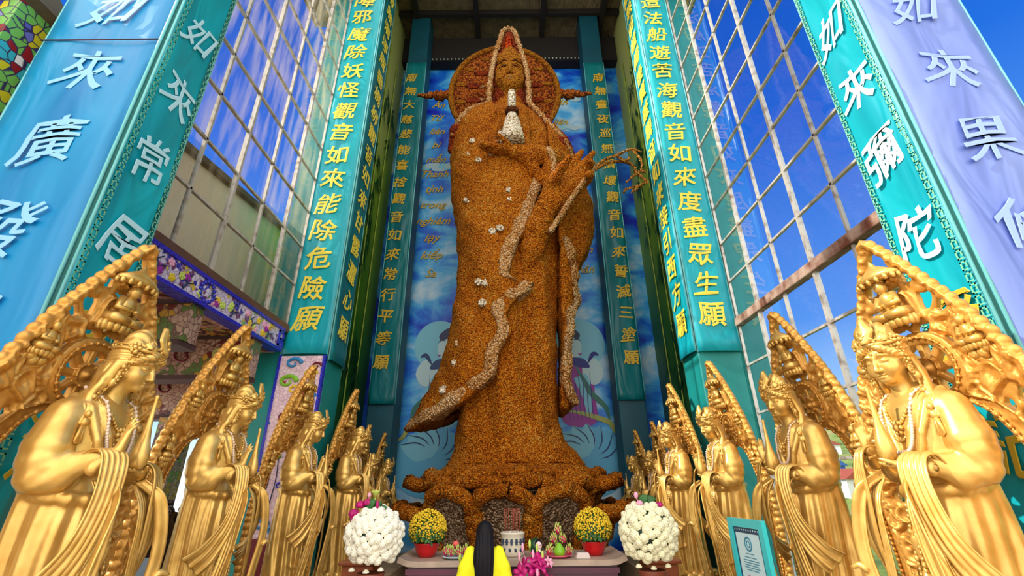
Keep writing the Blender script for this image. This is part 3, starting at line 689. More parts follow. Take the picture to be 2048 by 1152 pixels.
def make_banners():
    F, Lx, Rx = (0, -1, 0), (1, 0, 0), (-1, 0, 0)
    X, Y, Yn = (1, 0, 0), (0, 1, 0), (0, -1, 0)
    banner('wide sky-blue banner on the front of the outer left pillar', (-4.61, 3.6), X, F, 1.30, 0.0, 18, 'vinyl_blue', '如來廣發弘誓願', 'letter_sky', 7.1, 0.99, 0.63, shear=0.26, bold=0.005, brush=0.04)
    banner('teal banner with pale then golden characters on the inner side of the outer left pillar', (-3.95, 3.95), Y, Lx, 0.68, 0.0, 18, 'vinyl_teal', '如來常居南海願', 'letter_pale', 7.13, 0.98, 0.57, shear=0.16, bold=0.005, border='hem_gold', gold_from=4, brush=0.04, sx=0.84, lmat2='letter_deep_gold')
    banner('teal banner with white characters on the inner side of the outer right pillar', (4.1, 3.95), Yn, Rx, 0.68, 0.0, 18, 'vinyl_teal', '如來彌陀受記願', 'letter_white', 7.13, 0.98, 0.58, shear=0.16, bold=0.008, border='hem_gold', gold_from=4, brush=0.04, sx=0.84, lmat2='letter_deep_gold')
    banner('wide banner with painted lavender glare on the front of the outer right pillar', (4.71, 3.6), X, F, 1.20, 0.0, 18, 'vinyl_lavender_glare', '如來果修十二願', 'letter_lavender', 6.98, 0.98, 0.60, shear=0.16, bold=0.005, brush=0.04)
    banner('teal banner with golden characters on the front of the left inner pillar', (-4.05, 8.6), X, F, 0.90, 4.3, 19.5, 'vinyl_teal', '滅降邪魔除妖怪觀音如來能除危險願', 'letter_gold', 5.02+15*0.687, 0.687, 0.56, bold=0.009, off=-0.05, shear=0.12)
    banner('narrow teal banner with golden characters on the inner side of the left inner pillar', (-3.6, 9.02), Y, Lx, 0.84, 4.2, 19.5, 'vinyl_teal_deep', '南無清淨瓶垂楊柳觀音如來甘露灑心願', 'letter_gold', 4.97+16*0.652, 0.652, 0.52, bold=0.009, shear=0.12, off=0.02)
    banner('teal banner with golden characters on the front of the right inner pillar', (4.02, 8.6), X, F, 0.84, 4.27, 19.5, 'vinyl_teal', '南無造法船遊苦海觀音如來度盡眾生願', 'letter_gold', 5.04+16*0.673, 0.673, 0.55, bold=0.009, off=-0.03, shear=0.12)
    banner('sunlit teal banner with golden characters on the inner side of the right inner pillar', (3.6, 9.02), Yn, Rx, 0.84, 4.3, 19.5, 'vinyl_teal', '南無前幢幡後寶蓋觀音如來接引西方願', 'letter_gold', 5.0+16*0.652, 0.652, 0.54, bold=0.014, shear=0.12, off=-0.02)
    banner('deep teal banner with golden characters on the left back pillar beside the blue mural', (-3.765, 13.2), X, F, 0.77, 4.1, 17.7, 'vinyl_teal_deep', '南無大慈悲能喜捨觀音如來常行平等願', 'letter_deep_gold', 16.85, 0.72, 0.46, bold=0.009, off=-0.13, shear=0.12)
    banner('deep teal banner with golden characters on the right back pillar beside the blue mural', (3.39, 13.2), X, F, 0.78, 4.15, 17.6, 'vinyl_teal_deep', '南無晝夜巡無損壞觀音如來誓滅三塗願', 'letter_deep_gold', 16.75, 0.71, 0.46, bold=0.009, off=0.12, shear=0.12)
    t = thing('rope', 'thin dark rope tied across the wide sky-blue banner', 'rope', (-4.61, 3.53, 6.55)); MB().tube([(-0.66, 0, 0), (0.66, 0, 0.0)], 0.008, 6).build('cord', 'seam_dark', t)
make_banners()
# ------------------------------------------------------------------ standing golden figure with its pierced aureole
def hand(V, wrist, d, n, s, L, curl=(0.1, 0.1, 0.12, 0.16), thumb=(0.5, 0.25), spread=0.05, k=None):
    """palm, four unequal bent fingers and a thumb; d = along the fingers, n = out of the palm, s = towards the thumb side; L = hand length"""
    w = np.array(wrist, float); d = np.array(d, float); d /= np.linalg.norm(d)
    n = np.array(n, float); n -= d*(n@d); n /= np.linalg.norm(n); s0 = np.cross(n, d); s0 = s0 if s0@np.array(s, float) > 0 else -s0; s = s0
    kk = k if k is not None else 0.02*L/0.19
    offs = (0.135, 0.045, -0.045, -0.13); ln = (0.40, 0.45, 0.41, 0.32)
    for i, o in enumerate(offs):
        kn = w+d*(0.52-0.03*abs(i-1.2))*L+s*o*L
        V.cap(w+s*o*0.55*L+d*0.04*L, kn, 0.085*L, 0.07*L, kk)
    V.cap(w+s*0.05*L+d*0.1*L+n*0.02*L, w+s*0.12*L+d*0.25*L+n*0.03*L, 0.09*L, 0.075*L, kk)
    for i, o in enumerate(offs):
        p = w+d*(0.52-0.03*abs(i-1.2))*L+s*o*L; dd = d+s*(o*spread*8); dd /= np.linalg.norm(dd); ang = curl[i]
        for j, f in enumerate((0.45, 0.31, 0.24)):
            a = ang*(j+0.6); q = p+(dd*math.cos(a)+n*math.sin(a))*ln[i]*f*L; V.cap(p, q, (0.060, 0.053, 0.046)[j]*L, (0.053, 0.047, 0.036)[j]*L, kk*0.22); p = q
    p = w+d*0.14*L+s*0.13*L+n*0.02*L; dd = d*0.62+s*thumb[0]*1.1+n*thumb[1]; dd /= np.linalg.norm(dd)
    for j, f in enumerate((0.20, 0.16, 0.13)):
        q = p+dd*f*L; V.cap(p, q, (0.075, 0.062, 0.052)[j]*L, (0.064, 0.053, 0.040)[j]*L, kk*0.4); p = q; dd = dd+d*0.25; dd /= np.linalg.norm(dd)

ROBE = [(0.0, 0, 0, .33, .27), (0.1, 0, 0, .335, .275), (0.35, 0, -.01, .31, .26), (0.7, 0, -.02, .295, .255), (1.0, 0, -.015, .305, .255), (1.22, 0, 0, .30, .235), (1.42, 0, 0, .265, .20),
        (1.6, 0, .0, .285, .195), (1.74, 0, .01, .335, .185), (1.83, 0, .02, .31, .15), (1.90, 0, .03, .19, .11), (1.96, 0, .035, .115, .09), (2.10, 0, .025, .10, .078)]
def robe_front(x, z, off=0.0):
    A = np.array(ROBE); rx = np.interp(z, A[:, 0], A[:, 3]); ry = np.interp(z, A[:, 0], A[:, 4]); cy = np.interp(z, A[:, 0], A[:, 2])
    return cy-(ry+off)*math.sqrt(max(0.0, 1-(x/(rx+off))**2))
def sstep(a, b, t): u = np.clip((t-a)/(b-a), 0, 1); return u*u*(3-2*u)
def head_warp(V, yaw=R(13), pit=R(11), z0=1.93, c=(0, .03, 1.95)):
    w = sstep(z0, z0+0.14, V[:, 2]); P = V-np.array(c)
    a = pit*w; y = P[:, 1]*np.cos(a)+P[:, 2]*np.sin(a)*-1; z = P[:, 2]*np.cos(a)+P[:, 1]*np.sin(a); P = np.stack([P[:, 0], y, z], 1)
    b = yaw*w; x = P[:, 0]*np.cos(b)-P[:, 1]*np.sin(b); y = P[:, 0]*np.sin(b)+P[:, 1]*np.cos(b)
    return np.stack([x, y, P[:, 2]], 1)+np.array(c)
def warp_mb(mb, fn=head_warp): mb.v = [tuple(p) for p in fn(np.array(mb.v, float))]; return mb

def make_face(V, o, s=1.0, soft=1.0):
    """a calm downcast face: o = origin so that local head coordinates below are scaled by s"""
    o = np.array(o, float); P = lambda x, y, z: o+np.array((x, y, z-2.25))*s
    r = lambda *a: tuple(q*s for q in a)
    V.ball(P(0, .005, 2.285), r(.146, .165, .175), 0.02*s); V.ball(P(0, -.03, 2.175), r(.122, .125, .125), 0.05*s); V.ball(P(0, -.108, 2.085), r(.045, .04, .036), 0.05*s)
    for q in (-1, 1):
        V.ball(P(q*.07, -.085, 2.175), r(.058, .06, .06), 0.04*s)
        V.tube([P(q*.018, -.155, 2.283), P(q*.055, -.154, 2.305), P(q*.098, -.125, 2.297), P(q*.122, -.09, 2.275)], [.009*s]*4, 0.022*s)
        V.dent(P(q*.06, -.166, 2.262), r(.040, .012, .020), 0.02*s)
        V.ball(P(q*.060, -.128, 2.246), r(.036, .026, .022), 0.006*s)
        V.tube([P(q*.026, -.156, 2.237), P(q*.045, -.158, 2.229), P(q*.070, -.150, 2.228), P(q*.098, -.122, 2.238)], [.0055*s]*4, 0.004*s, cut=True)
        V.ball(P(q*.017, -.165, 2.172), r(.015, .014, .012), 0.012*s)
        V.ball(P(q*.151, .012, 2.215), r(.020, .040, .062), 0.01*s); V.dent(P(q*.17, .0, 2.22), r(.012, .022, .04), 0.008*s); V.ball(P(q*.148, .0, 2.135), r(.016, .026, .045), 0.02*s)
        V.ball(P(q*.012, -.150, 2.134), r(.020, .016, .0095), 0.008*s)
    V.tube([P(0, -.155, 2.285), P(0, -.172, 2.23), P(0, -.188, 2.178)], [.010*s, .013*s, .018*s], 0.018*s)
    V.ball(P(0, -.149, 2.112), r(.026, .016, .011), 0.008*s)
    V.tube([P(-.036, -.142, 2.126), P(0, -.166, 2.1225), P(.036, -.142, 2.126)], [.004*s]*3, 0.004*s, cut=True)
    V.ball(P(0, -.165, 2.325), r(.010, .006, .012), 0.003*s)

def make_figure():
    t = thing('golden_statue', '', 'statue', (0, 0, 0), group='golden figures along both sides of the hall')
    # lotus foot
    mb = MB(); mb.lathe([(.40, -.03), (.42, 0.0), (.44, .03), (.38, .07), (.34, .08)], 32)
    for ring, (n, rr, z, tl) in enumerate(((14, .40, .03, .05), (14, .36, .06, .035))):
        for k in range(n):
            a = 2*math.pi*(k+.5*ring)/n; mb.ball((rr*math.cos(a), rr*math.sin(a), z), .088, 10, sc=(.9, .9, .55))
    mb.build('lotus_base', 'gold', t)
    # robe, torso and sleeves as one continuous surface
    V = Vol((-.66, -.60, -.03), (.66, .36, 2.12), .0115)
    V.loft(ROBE, 0.0)
    # long back veil
    V.loft([(.1, 0, .14, .33, .12), (.8, 0, .12, .32, .11), (1.4, 0, .10, .32, .10), (1.78, 0, .09, .28, .09)], .05)
    for q in (-1, 1):
        sh = np.array((q*.30, .03, 1.73)); el = np.array((q*.37, .02, 1.40))
        V.cap(sh, el, .112, .100, .05)
        V.cap(sh+(el-sh)*.10, sh+(el-sh)*.52, .118, .148, .008); V.cap(sh+(el-sh)*.56, sh+(el-sh)*.74, .126, .136, .005)
        wr = np.array((.15, -.33, 1.41)) if q > 0 else np.array((-.20, -.34, 1.52))
        V.cap(el, el+(wr-el)*.75, .092, .062, .03); V.cap(el+(wr-el)*.6, wr, .060, .040, .02)
        # full sleeve bag under the forearm
        V.ball(el+(wr-el)*.35+np.array((q*.0, .02, -.05)), (.10, .10, .09), .06)
        # lapels and shoulder drape
        V.tube([(q*.17, .02, 1.89), (q*.16, -.13, 1.78), (q*.10, -.185, 1.62), (q*.03, -.205, 1.44)], [.035, .032, .03, .028], .008)
        V.tube([(q*.235, .05, 1.86), (q*.24, -.10, 1.78), (q*.19, -.18, 1.6), (q*.12, -.20, 1.42)], [.03, .03, .026, .026], .008)
        # overskirt edge curling away from the centre panel
        pts = [(q*x, robe_front(x, z)-.012, z) for x, z in ((.05, 1.30), (.10, 1.1), (.13, .85), (.16, .55), (.20, .25), (.23, .03))]; V.tube(pts, [.024]*6, .008)
        pts = [(q*x, robe_front(x, z)-.012, z) for x, z in ((.02, 1.02), (.12, .86), (.20, .78), (.27, .80))]; V.tube(pts, [.028, .026, .024, .018], .008)
        pts = [(q*x, robe_front(x, z)-.012, z) for x, z in ((.02, .62), (.12, .47), (.20, .40), (.28, .43))]; V.tube(pts, [.028, .026, .024, .018], .008)
    # sash and knot
    pts = [(.30*math.sin(a), -.235*math.cos(a), 1.29-.03*math.cos(a)) for a in np.linspace(-2.6, 2.6, 16)]; V.tube(pts, [.034]*16, .015)
    V.ball((0, -.245, 1.24), (.06, .04, .055), .02)
    for q in (-1, 1): V.tube([(q*.02, -.25, 1.2), (q*.06, -.285, 1.0), (q*.05, -.295, .7)], [.034, .030, .026], .015)
    def folds(x, y, z):
        ang = np.arctan2(x, -(y-.0)); low = sstep(1.36, 1.15, z)
        side = np.clip(np.abs(ang)/.55, 0, 1)**2
        f = .017*np.sin(ang*15+1.6*np.sin(z*2.6+x*3))*low*side*(1.15-.5*z)
        u = z+3.2*x*x; f = f+.014*np.sin(u*30)*low*(1-side)*np.clip(-y*6, 0, 1)
        # curved creases of the sleeves
        f = f+.0025*np.sin((z*1.0+np.abs(x)*.9+y*.5)*55)*sstep(.36, .42, np.abs(x))*sstep(1.50, 1.42, z)*sstep(1.15, 1.25, z)
        return f
    V.mod(folds); V.build('robe', 'gold', t)
    # hands and forearms
    V = Vol((-.34, -.56, 1.30), (.30, -.22, 1.84), .0055)
    V.cap((.26, -.26, 1.39), (.15, -.335, 1.41), .048, .034, .02); hand(V, (.13, -.345, 1.412), (-1, -.12, .05), (0, 0, 1), (0, -1, 0), .205, (.10, .10, .12, .15), (.5, .30))
    V.cap((-.27, -.27, 1.44), (-.20, -.345, 1.53), .048, .034, .02); hand(V, (-.195, -.350, 1.545), (.10, -.16, 1), (.75, -.6, .1), (.6, .8, 0), .205, (.06, .10, .30, .42), (.55, .45))
    V.build('hands', 'gold', t)
    for (w, a) in (((.185, -.315, 1.405), (-1, -.6, .15)), ((-.225, -.32, 1.50), (.5, -.6, .8))):
        a = Vector(a).normalized(); e = a.orthogonal().normalized(); f = a.cross(e); mb = MB()
        mb.tube([Vector(w)+(e*math.cos(u)+f*math.sin(u))*.045 for u in np.linspace(0, 2*math.pi, 18)], .011, 6)
        for k in range(7): mb.ball(Vector(w)+(e*math.cos(k*.9)+f*math.sin(k*.9))*.05, .014, 6)
        mb.build('bracelet', 'gold', t)
    mb = MB(); mb.lathe([(.02, 0), (.036, .006), (.054, .03), (.062, .07), (.056, .12), (.038, .18), (.023, .26), (.015, .36), (.013, .44), (.017, .46), (.006, .47)], 18, (.03, -.365, 1.432)); mb.build('flask', 'gold', t)
    # head
    V = Vol((-.24, -.26, 1.84), (.24, .26, 2.52), .0062)
    V.cap((0, .04, 1.86), (0, .02, 2.10), .098, .082, .02); make_face(V, (0, 0, 2.25)); V.groove((-.07, -.07, 1.985), (.07, -.07, 1.985), .004, k=.006)
    h = V.build('head', 'gold', t, warp=head_warp)
    # hair swept up into a tall knot, long locks behind
    V = Vol((-.30, -.24, 1.66), (.30, .27, 2.66), .0085)
    V.ball((0, .03, 2.315), (.168, .185, .175)); V.dent((0, -.22, 2.215), (.128, .20, .135), .01); V.ball((0, .05, 2.47), (.115, .115, .115), .03); V.ball((0, .05, 2.545), (.062, .065, .06), .02)
    V.ball((0, .115, 2.08), (.165, .085, .27), .04)
    for q in (-1, 1):
        V.tube([(q*.02, -.155, 2.395), (q*.085, -.150, 2.36), (q*.135, -.09, 2.305), (q*.158, -.01, 2.26)], [.02, .03, .034, .034], .015)
        V.tube([(q*.155, .03, 2.25), (q*.165, .06, 2.1), (q*.19, .05, 1.95), (q*.24, .02, 1.84), (q*.27, -.02, 1.72)], [.04, .042, .04, .034, .018], .02)
    V.mod(lambda x, y, z: .0045*np.sin(np.arctan2(x, z-2.22)*34+y*22)*sstep(2.2, 2.3, z)+.0045*np.sin(x*120+z*6)*sstep(2.3, 2.2, z))
    hair = V.build('hair', 'gold', t, warp=head_warp)
    # crown: circlet, tall pointed front plate, side rosettes with hanging beads
    mb = MB(); ring = [(.172*math.sin(a), .02-.190*math.cos(a), 2.385+.018*math.cos(a)) for a in np.linspace(-2.9, 2.9, 36)]
    mb.tube(ring, .017, 8); mb.tube([(x, y, z+.035) for x, y, z in ring], .010, 6)
    for x, y, z in ring[2:-2:2]: mb.ball((x*1.05, y*1.05, z+.018), .013, 6)
    def plate(cx, a, w, h):
        rows = []
        for i in range(15):
            v = i/14; ww = w*(math.sin(min(1, v*1.25+.22)*math.pi*.5) if v < .42 else max(.03, 1-((v-.42)/.58)**1.35)); row = []
            for j in range(9):
                u = -1+j/4; row.append((u*ww, -.030*(1-u*u)+.10*v**1.2*(h/.235), h*v))
            rows.append(row)
        m2 = MB().sheet(rows, .016); rim = [r[0] for r in rows]+[r[-1] for r in rows[::-1]]; m2.tube(rim, .0085, 6); rim2 = [(x*.62, y-.012, z*.78+.03) for x, y, z in rim]; m2.tube(rim2, .006, 6)
        m2.ball((0, -.0, h*.40), .026, 10, sc=(.8, .6, 1.3)); m2.ball((0, -.02, h*.22), .018, 8); m2.ball((0, .04, h*.74), .014, 8)
        for q in (-1, 1): m2.tube([(q*.010, -.02, h*.25), (q*w*.45, .0, h*.33), (q*w*.5, .015, h*.48), (q*w*.2, .015, h*.56)], .007, 5)
        for x, y, z in m2.v:
            X = cx+x*math.cos(a)-y*math.sin(a)*0; 
        base = Vector((.172*math.sin(a), .02-.190*math.cos(a), 2.40+.018*math.cos(a)))
        m2.v = [tuple(base+Vector((x*math.cos(a)-y*math.sin(a), x*math.sin(a)+y*math.cos(a), z))) for x, y, z in m2.v]
        mb.add(m2.v, m2.f, 0, True)
    plate(0, 0, .085, .235); plate(0, .8, .05, .075); plate(0, -.8, .05, .075)
    for q in (-1, 1):
        c = (q*.168, -.03, 2.40)
        for k in range(6): mb.ball((c[0]+q*.01, c[1]+.036*math.cos(k*1.047), c[2]+.036*math.sin(k*1.047)), .018, 7)
        mb.ball((c[0]+q*.018, c[1], c[2]), .02, 8)
        mb.ball((q*.10, -.135, 2.43), .028, 8, sc=(1, .7, 1)); mb.ball((q*.055, -.160, 2.45), .018, 7)
    warp_mb(mb).build('crown', 'gold', t)
    for q in (-1, 1):
        mb = MB(); mb.tube([(q*.175, -.045, 2.36), (q*.18, -.02, 2.1), (q*.21, .01, 1.86)], .004, 4)
        for k in range(15): z = 2.36-k*.035; mb.ball((q*(.178+.006*math.sin(k*.5)+max(0, k-9)*.008), -.045+.004*k, z), .0125 if k % 4 else .021, 7)
        for k in range(10): z = 2.36-k*.032; mb.ball((q*(.172+.01*math.sin(k*.3)), -.085+.006*k, z), .010, 6)
        mb.lathe([(.003, 0), (.02, .01), (.024, .05), (.012, .07), (.004, .075)], 10, (q*.182, -.012, 2.04)); warp_mb(mb).build('crown_pendant', 'gold', t)
    # jewelled chains of chest and skirt
    for a0, dz, n, rr in ((.20, .20, 21, .013), (.24, .30, 25, .011)):
        mb = MB(); mb.tube([(a0*u*.82, robe_front(a0*u*.82, 1.86-dz*(1-u*u))-.012, 1.86-dz*(1-u*u)) for u in np.linspace(-1, 1, n*2)], .004, 4)
        for k in range(n):
            u = -1+2*k/(n-1); x = a0*u*.82; z = 1.86-dz*(1-u*u); mb.ball((x, robe_front(x, z)-.012, z), rr, 6)
        mb.build('neck_chain', 'gold', t)
    mb = MB()
    for k in range(6): a = k*1.047; mb.ball((.035*math.cos(a), robe_front(0, 1.66)-.016, 1.64+.035*math.sin(a)), .018, 7)
    mb.ball((0, robe_front(0, 1.64)-.024, 1.64), .026, 8); mb.build('chest_rosette', 'gold', t)
    for q in (-1, 1):
        c = Vector((q*.27, -.105, 1.70)); mb = MB()
        for k in range(7):
            a = -.9+k*.3; mb.tube([c, c+Vector((q*.03+.035*math.sin(a)*q, -.02, -.10-.03*math.cos(a)))], [.016, .009], 6)
        mb.ball(c, .03, 8); mb.ball(c+Vector((0, -.01, .05)), .022, 7); mb.build('shoulder_ornament', 'gold', t)
        for z0, z1, x0, x1 in ((1.18, .35, .07, .17), (1.02, .12, .03, .05)):
            mb = MB()
            for k in range(30): f = k/29; x = q*(x0+(x1-x0)*f); z = z0+(z1-z0)*f; mb.ball((x, robe_front(x, z, .03)-.008, z), .0135 if k % 5 else .020, 6)
            mb.build('skirt_chain', 'gold', t)
    # string of pearls
    mb = MB(); strand = []
    for k in range(58):
        u = -1+2*k/57; x = .155*math.sin(u*2.3)/math.sin(2.3)*.98 if abs(u) > .5 else .155*u*1.55; z = 1.93-.44*(1-abs(u)**2.2); x = .165*math.cos((1-abs(u))*1.35)*(1 if u > 0 else -1) if abs(u) > .08 else .165*math.cos(.92*1.35)*u/.08
        y = min(robe_front(min(abs(x), .24)*(1 if x > 0 else -1), z)-.035, .06) if z < 1.86 else -.10+.15*(z-1.86)/.07; mb.ball((x, y, z), .0135, 8); strand.append((x, y, z))
    mb.tube(strand, .006, 5); mb.build('pearl_necklace', 'pearl', t)
    # scarves over the forearms and floating ribbons
    tp = lambda f: .75+.45*f
    for q in (-1, 1):
        zo = 0 if q > 0 else .06
        pleat([(q*.25, -.20, 1.40+zo), (q*.245, -.28, 1.475+zo), (q*.26, -.385, 1.43+zo), (q*.29, -.42, 1.25), (q*.36, -.40, 1.0), (q*.44, -.30, .80), (q*.50, -.18, .70)],
              [(q*1, .45, -.1), (q*1, .45, -.05), (q*1, .4, .1), (q*1, .2, .35), (q*.9, .1, .45), (q*.8, .3, .5), (q*.7, .4, .6)], .22, 5, .017, .009, 'scarf', 'gold', t, 46, .03, tp)
        pleat([(q*.20, -.30, 1.36), (q*.20, -.40, 1.2), (q*.23, -.41, .9), (q*.31, -.385, .6), (q*.38, -.34, .3), (q*.42, -.30, .05)], (q*1, .25, .18), .16, 4, .015, .009, 'scarf_tail', 'gold', t, 46, .02, lambda f: .8+.5*f)
        pleat([(q*.16, -.34, 1.37), (q*.25, -.47, 1.25), (q*.345, -.50, .95), (q*.34, -.46, .6), (q*.30, -.43, .3), (q*.33, -.42, .06)], [(q*.3, -1, .3), (q*.6, -.9, .3), (q*.8, -.6, .2), (q*.9, -.5, .1), (q*.9, -.5, .1), (q*.9, -.5, .1)], .085, 1, .016, .012, 'ribbon', 'gold', t, 40, .0, lambda f: .9+.5*f)
        mb = MB(); c = np.array((q*.36, -.50, .80)); mb.tube([c+np.array((q*.02*k, -.012*k, .02*math.sin(k*.9)+.008*k)) for k in range(6)], [.02, .024, .022, .018, .014, .006], 7); mb.build('ribbon_curl', 'gold', t)
    for o in t.children:
        n = len(o.data.vertices); co = np.empty(n*3, np.float32); o.data.vertices.foreach_get('co', co); co = co.reshape(-1, 3)
        
        if o.name.split('.')[0] in ('head', 'hair', 'crown', 'crown_pendant'): co = (co-np.array((0, .03, 2.02), np.float32))*np.array((.86, .86, .84), np.float32)+np.array((0, .02, 2.115), np.float32); f = .90
        else: f = .70; co[:, 0] *= 1.14*f; co[:, 1] = co[:, 1]*1.0+.07; co[:, 2] *= 1.10
        o.data.vertices.foreach_set('co', co.ravel()); o.data.update()
    make_aureole(t)
    return t

def aureole_bend(V):
    x, y, z = V[:, 0], V[:, 1], V[:, 2]
    return np.stack([x, y+.47-.32*np.clip(z/3.3, 0, 1.1)**2.0-.10*(x/.8)**2, z], 1)
AZ = [0, .4, .9, 1.3, 1.7, 2.1, 2.5, 2.8, 3.1, 3.36]; AW = [.56, .68, .78, .80, .76, .665, .50, .345, .17, .0]
BZ = [0, .6, 1.1, 1.5, 1.75, 1.92, 2.02]; BW = [.40, .455, .46, .41, .33, .215, .0]
def make_aureole(t):
    res = .0098; V = Vol((-.86, -.09, -.02), (.86, .11, 3.42), res)
    x = V.lo[0]+np.arange(V.n[0])*res; z = V.lo[2]+np.arange(V.n[2])*res; X, Z = np.meshgrid(x, z, indexing='ij'); A = np.abs(X)
    zd = np.linspace(0, 3.36, 120); wd = spline(np.stack([AZ, AW], 1), 120); w = np.interp(Z, wd[:, 0], wd[:, 1]); bd = spline(np.stack([BZ, BW], 1), 100); b = np.interp(Z, bd[:, 0], bd[:, 1], right=-.2)
    dout = (A-w)*.86; din = (b-A)*.9
    din = np.where(Z > 2.02, np.maximum(din, 2.02-Z+0*A)*0+np.maximum(-1, -np.hypot(A, Z-2.02)), din)
    # lattice of scrolls
    rnd = np.random.RandomState(5); P = []
    for i in range(4000):
        p = (rnd.rand()*.82, rnd.rand()*3.4)
        if all((p[0]-q[0])**2+((p[1]-q[1])*.8)**2 > .108**2 for q in P): P.append(p)
    P = np.array(P); f1 = np.full(A.shape, 9.); f2 = np.full(A.shape, 9.); id1 = np.zeros(A.shape, int)
    for i, (px, pz) in enumerate(P):
        wob = .022*np.sin(Z*27+i*2); d = np.hypot(A-px+wob, (Z-pz)*.78+.022*np.sin(A*31+i*2)); m = d < f1
        f2 = np.where(m, f1, np.minimum(f2, d)); id1 = np.where(m, i, id1); f1 = np.where(m, d, f1)
    edge = (f2-f1)*.5; open_ = rnd.rand(len(P)) < .54; op = open_[id1]
    hole = np.where(op, edge-.024, -.05)
    band = (np.abs(A-b-.075)-.075); band = np.where(Z > 2.02, np.hypot(A, Z-1.97)-.16, band)      # smooth inner band
    wr = np.hypot(A, Z-2.24); wheel = np.abs(wr-.235)-.045; disc = wr-.285
    rim = (-dout-.055)
    solid = dout
    hole = np.minimum(hole, np.minimum(band, rim)); hole = np.minimum(hole, disc) ; hole = np.minimum(hole, -(dout+.05))
    hole = -np.maximum(-hole, -9)
    # hole > 0 where the carving is pierced
    d2 = np.maximum(dout, din); d2 = np.maximum(d2, hole*.9)
    # wheel spokes pierced
    th = np.arctan2(X, Z-2.24); sp = np.abs(((th*8/(2*math.pi)+.5) % 1)-.5)*2*math.pi/8*wr; sh = np.minimum(np.minimum(wr-.075, .185-wr), sp-.026); d2 = np.maximum(d2, np.where(wr < .2, sh, -1))
    tz = Z-3.12; tri = np.minimum(.075-tz*1.0-A*0, np.minimum(tz+.09, (.085-tz*.55)-A*1.1)); d2 = np.maximum(d2, np.minimum(np.minimum(tz+.08, .115-tz), (.095-(tz+.08)*.48)-A)*.7)
    d2 = np.maximum(d2, -Z)
    # carved height of the front face
    h = .018+.030*sstep(.0, .05, -hole)*sstep(.030, .0, np.abs(edge-.012))
    curl = np.cos(f1*150+id1)*.006; h = h+np.where(op, 0, curl+.012)
    h = h+.026*np.exp(-((A-b-.145)/.016)**2)*(Z < 1.98)+.020*np.exp(-((A-b-.010)/.014)**2)*(Z < 1.98)
    h = np.where(band < 0, .020+.026*np.exp(-((A-b-.140)/.014)**2)+.018*np.exp(-((A-b-.010)/.014)**2)+.006*np.cos(np.hypot((A-b-.09)*60, np.sin(Z*26)*3.0))*(np.abs(A-b-.095) < .035), h)
    h = np.where(wheel < .0, .050+.012*np.cos(np.clip((wr-.235)/.045, -1, 1)*math.pi*.5), h); h = np.where(wr < .19, .040, h); h = np.where(wr < .09, .06+.02*np.cos(wr*60), h)
    h = h+.022*sstep(.075, .03, -dout)
    D2 = d2[:, None, :].astype(np.float32); H = h[:, None, :].astype(np.float32); y = (V.lo[1]+np.arange(V.n[1])*res)[None, :, None]
    V.D = np.maximum(D2, np.where(y < 0, -y-H, y-.028)).astype(np.float32)
    # flame-cloud knobs of the rim
    L = 0; prev = None; zz = np.linspace(0.04, 3.33, 400); ww = np.interp(zz, wd[:, 0], wd[:, 1]); nxt = 0
    for i in range(400):
        p = np.array((ww[i], zz[i])); L += 0 if prev is None else np.linalg.norm(p-prev); prev = p
        if L >= nxt:
            for q in (-1, 1): V.ball((q*(p[0]-.012), -.012, p[1]), (.044, .046, .044), .008); V.ball((q*(p[0]-.05), -.04, p[1]+.03), (.026, .03, .026), .006)
            nxt += .082
    o = V.build('aureole', 'gold_carving', t, warp=aureole_bend)
    # bead row along the inner edge, wheel beads
    mb = MB()
    for i in range(48):
        zb = .03+i*.0415; bw = float(np.interp(zb, bd[:, 0], bd[:, 1], right=0))
        if zb < 1.99:
            for q in (-1, 1): mb.ball((q*(bw+.030), -.036, zb), .0185, 7)
    for k in range(28): a = 2*math.pi*k/28; mb.ball((.237*math.cos(a), -.068, 2.24+.237*math.sin(a)), .016, 7)
    for q in (-1, 1): mb.tube([(q*(float(np.interp(z_, bd[:, 0], bd[:, 1]))+.030), -.036, z_) for z_ in np.linspace(.03, 1.98, 70)], .007, 5)
    mb.tube([(.237*math.cos(a), -.068, 2.24+.237*math.sin(a)) for a in np.linspace(0, 2*math.pi, 49)], .006, 5)
    warp_mb(mb, aureole_bend).build('bead_row', 'gold_carving', t)
    # seated figure under a canopy at the top, attendants on clouds at the sides
    def seated(s):
        m = MB(); m.ball((0, 0, .05*s), .09*s, 10, sc=(1.1, .8, .55)); m.ball((0, -.01*s, .14*s), .065*s, 10, sc=(.95, .7, 1.2)); m.ball((0, -.02*s, .25*s), .042*s, 10, sc=(1, 1, 1.15)); m.ball((0, -.0*s, .30*s), .026*s, 8)
        for q in (-1, 1): m.tube([(q*.055*s, -.01*s, .19*s), (q*.085*s, -.03*s, .12*s), (q*.02*s, -.075*s, .11*s)], [.026*s, .022*s, .016*s], 7); m.tube([(q*.09*s, 0, .05*s), (q*.10*s, -.06*s, .04*s), (0, -.09*s, .03*s)], [.04*s, .036*s, .022*s], 7)
        for k in range(9): a = math.pi*(k+.0)/8; m.ball((.11*s*math.cos(a), -.06*s*math.sin(a), -.01*s), .032*s, 7, sc=(1, .8, 1.3))
        return m
    m = seated(1.15); m.v = [(x, y-.075, z+2.62) for x, y, z in m.v]
    m.lathe([(.20, 3.0-.03), (.19, 3.0), (.11, 3.05), (.04, 3.09), (.015, 3.13), (.004, 3.15)], 16, (0, -.075, 0), sy=.55)
    for k in range(9): a = math.pi*k/8; m.ball((.19*math.cos(a), -.075-.10*math.sin(a), 2.955), .02, 6, sc=(1, 1, 1.4))
    warp_mb(m, aureole_bend).build('carved_seated_figure', 'gold', t)
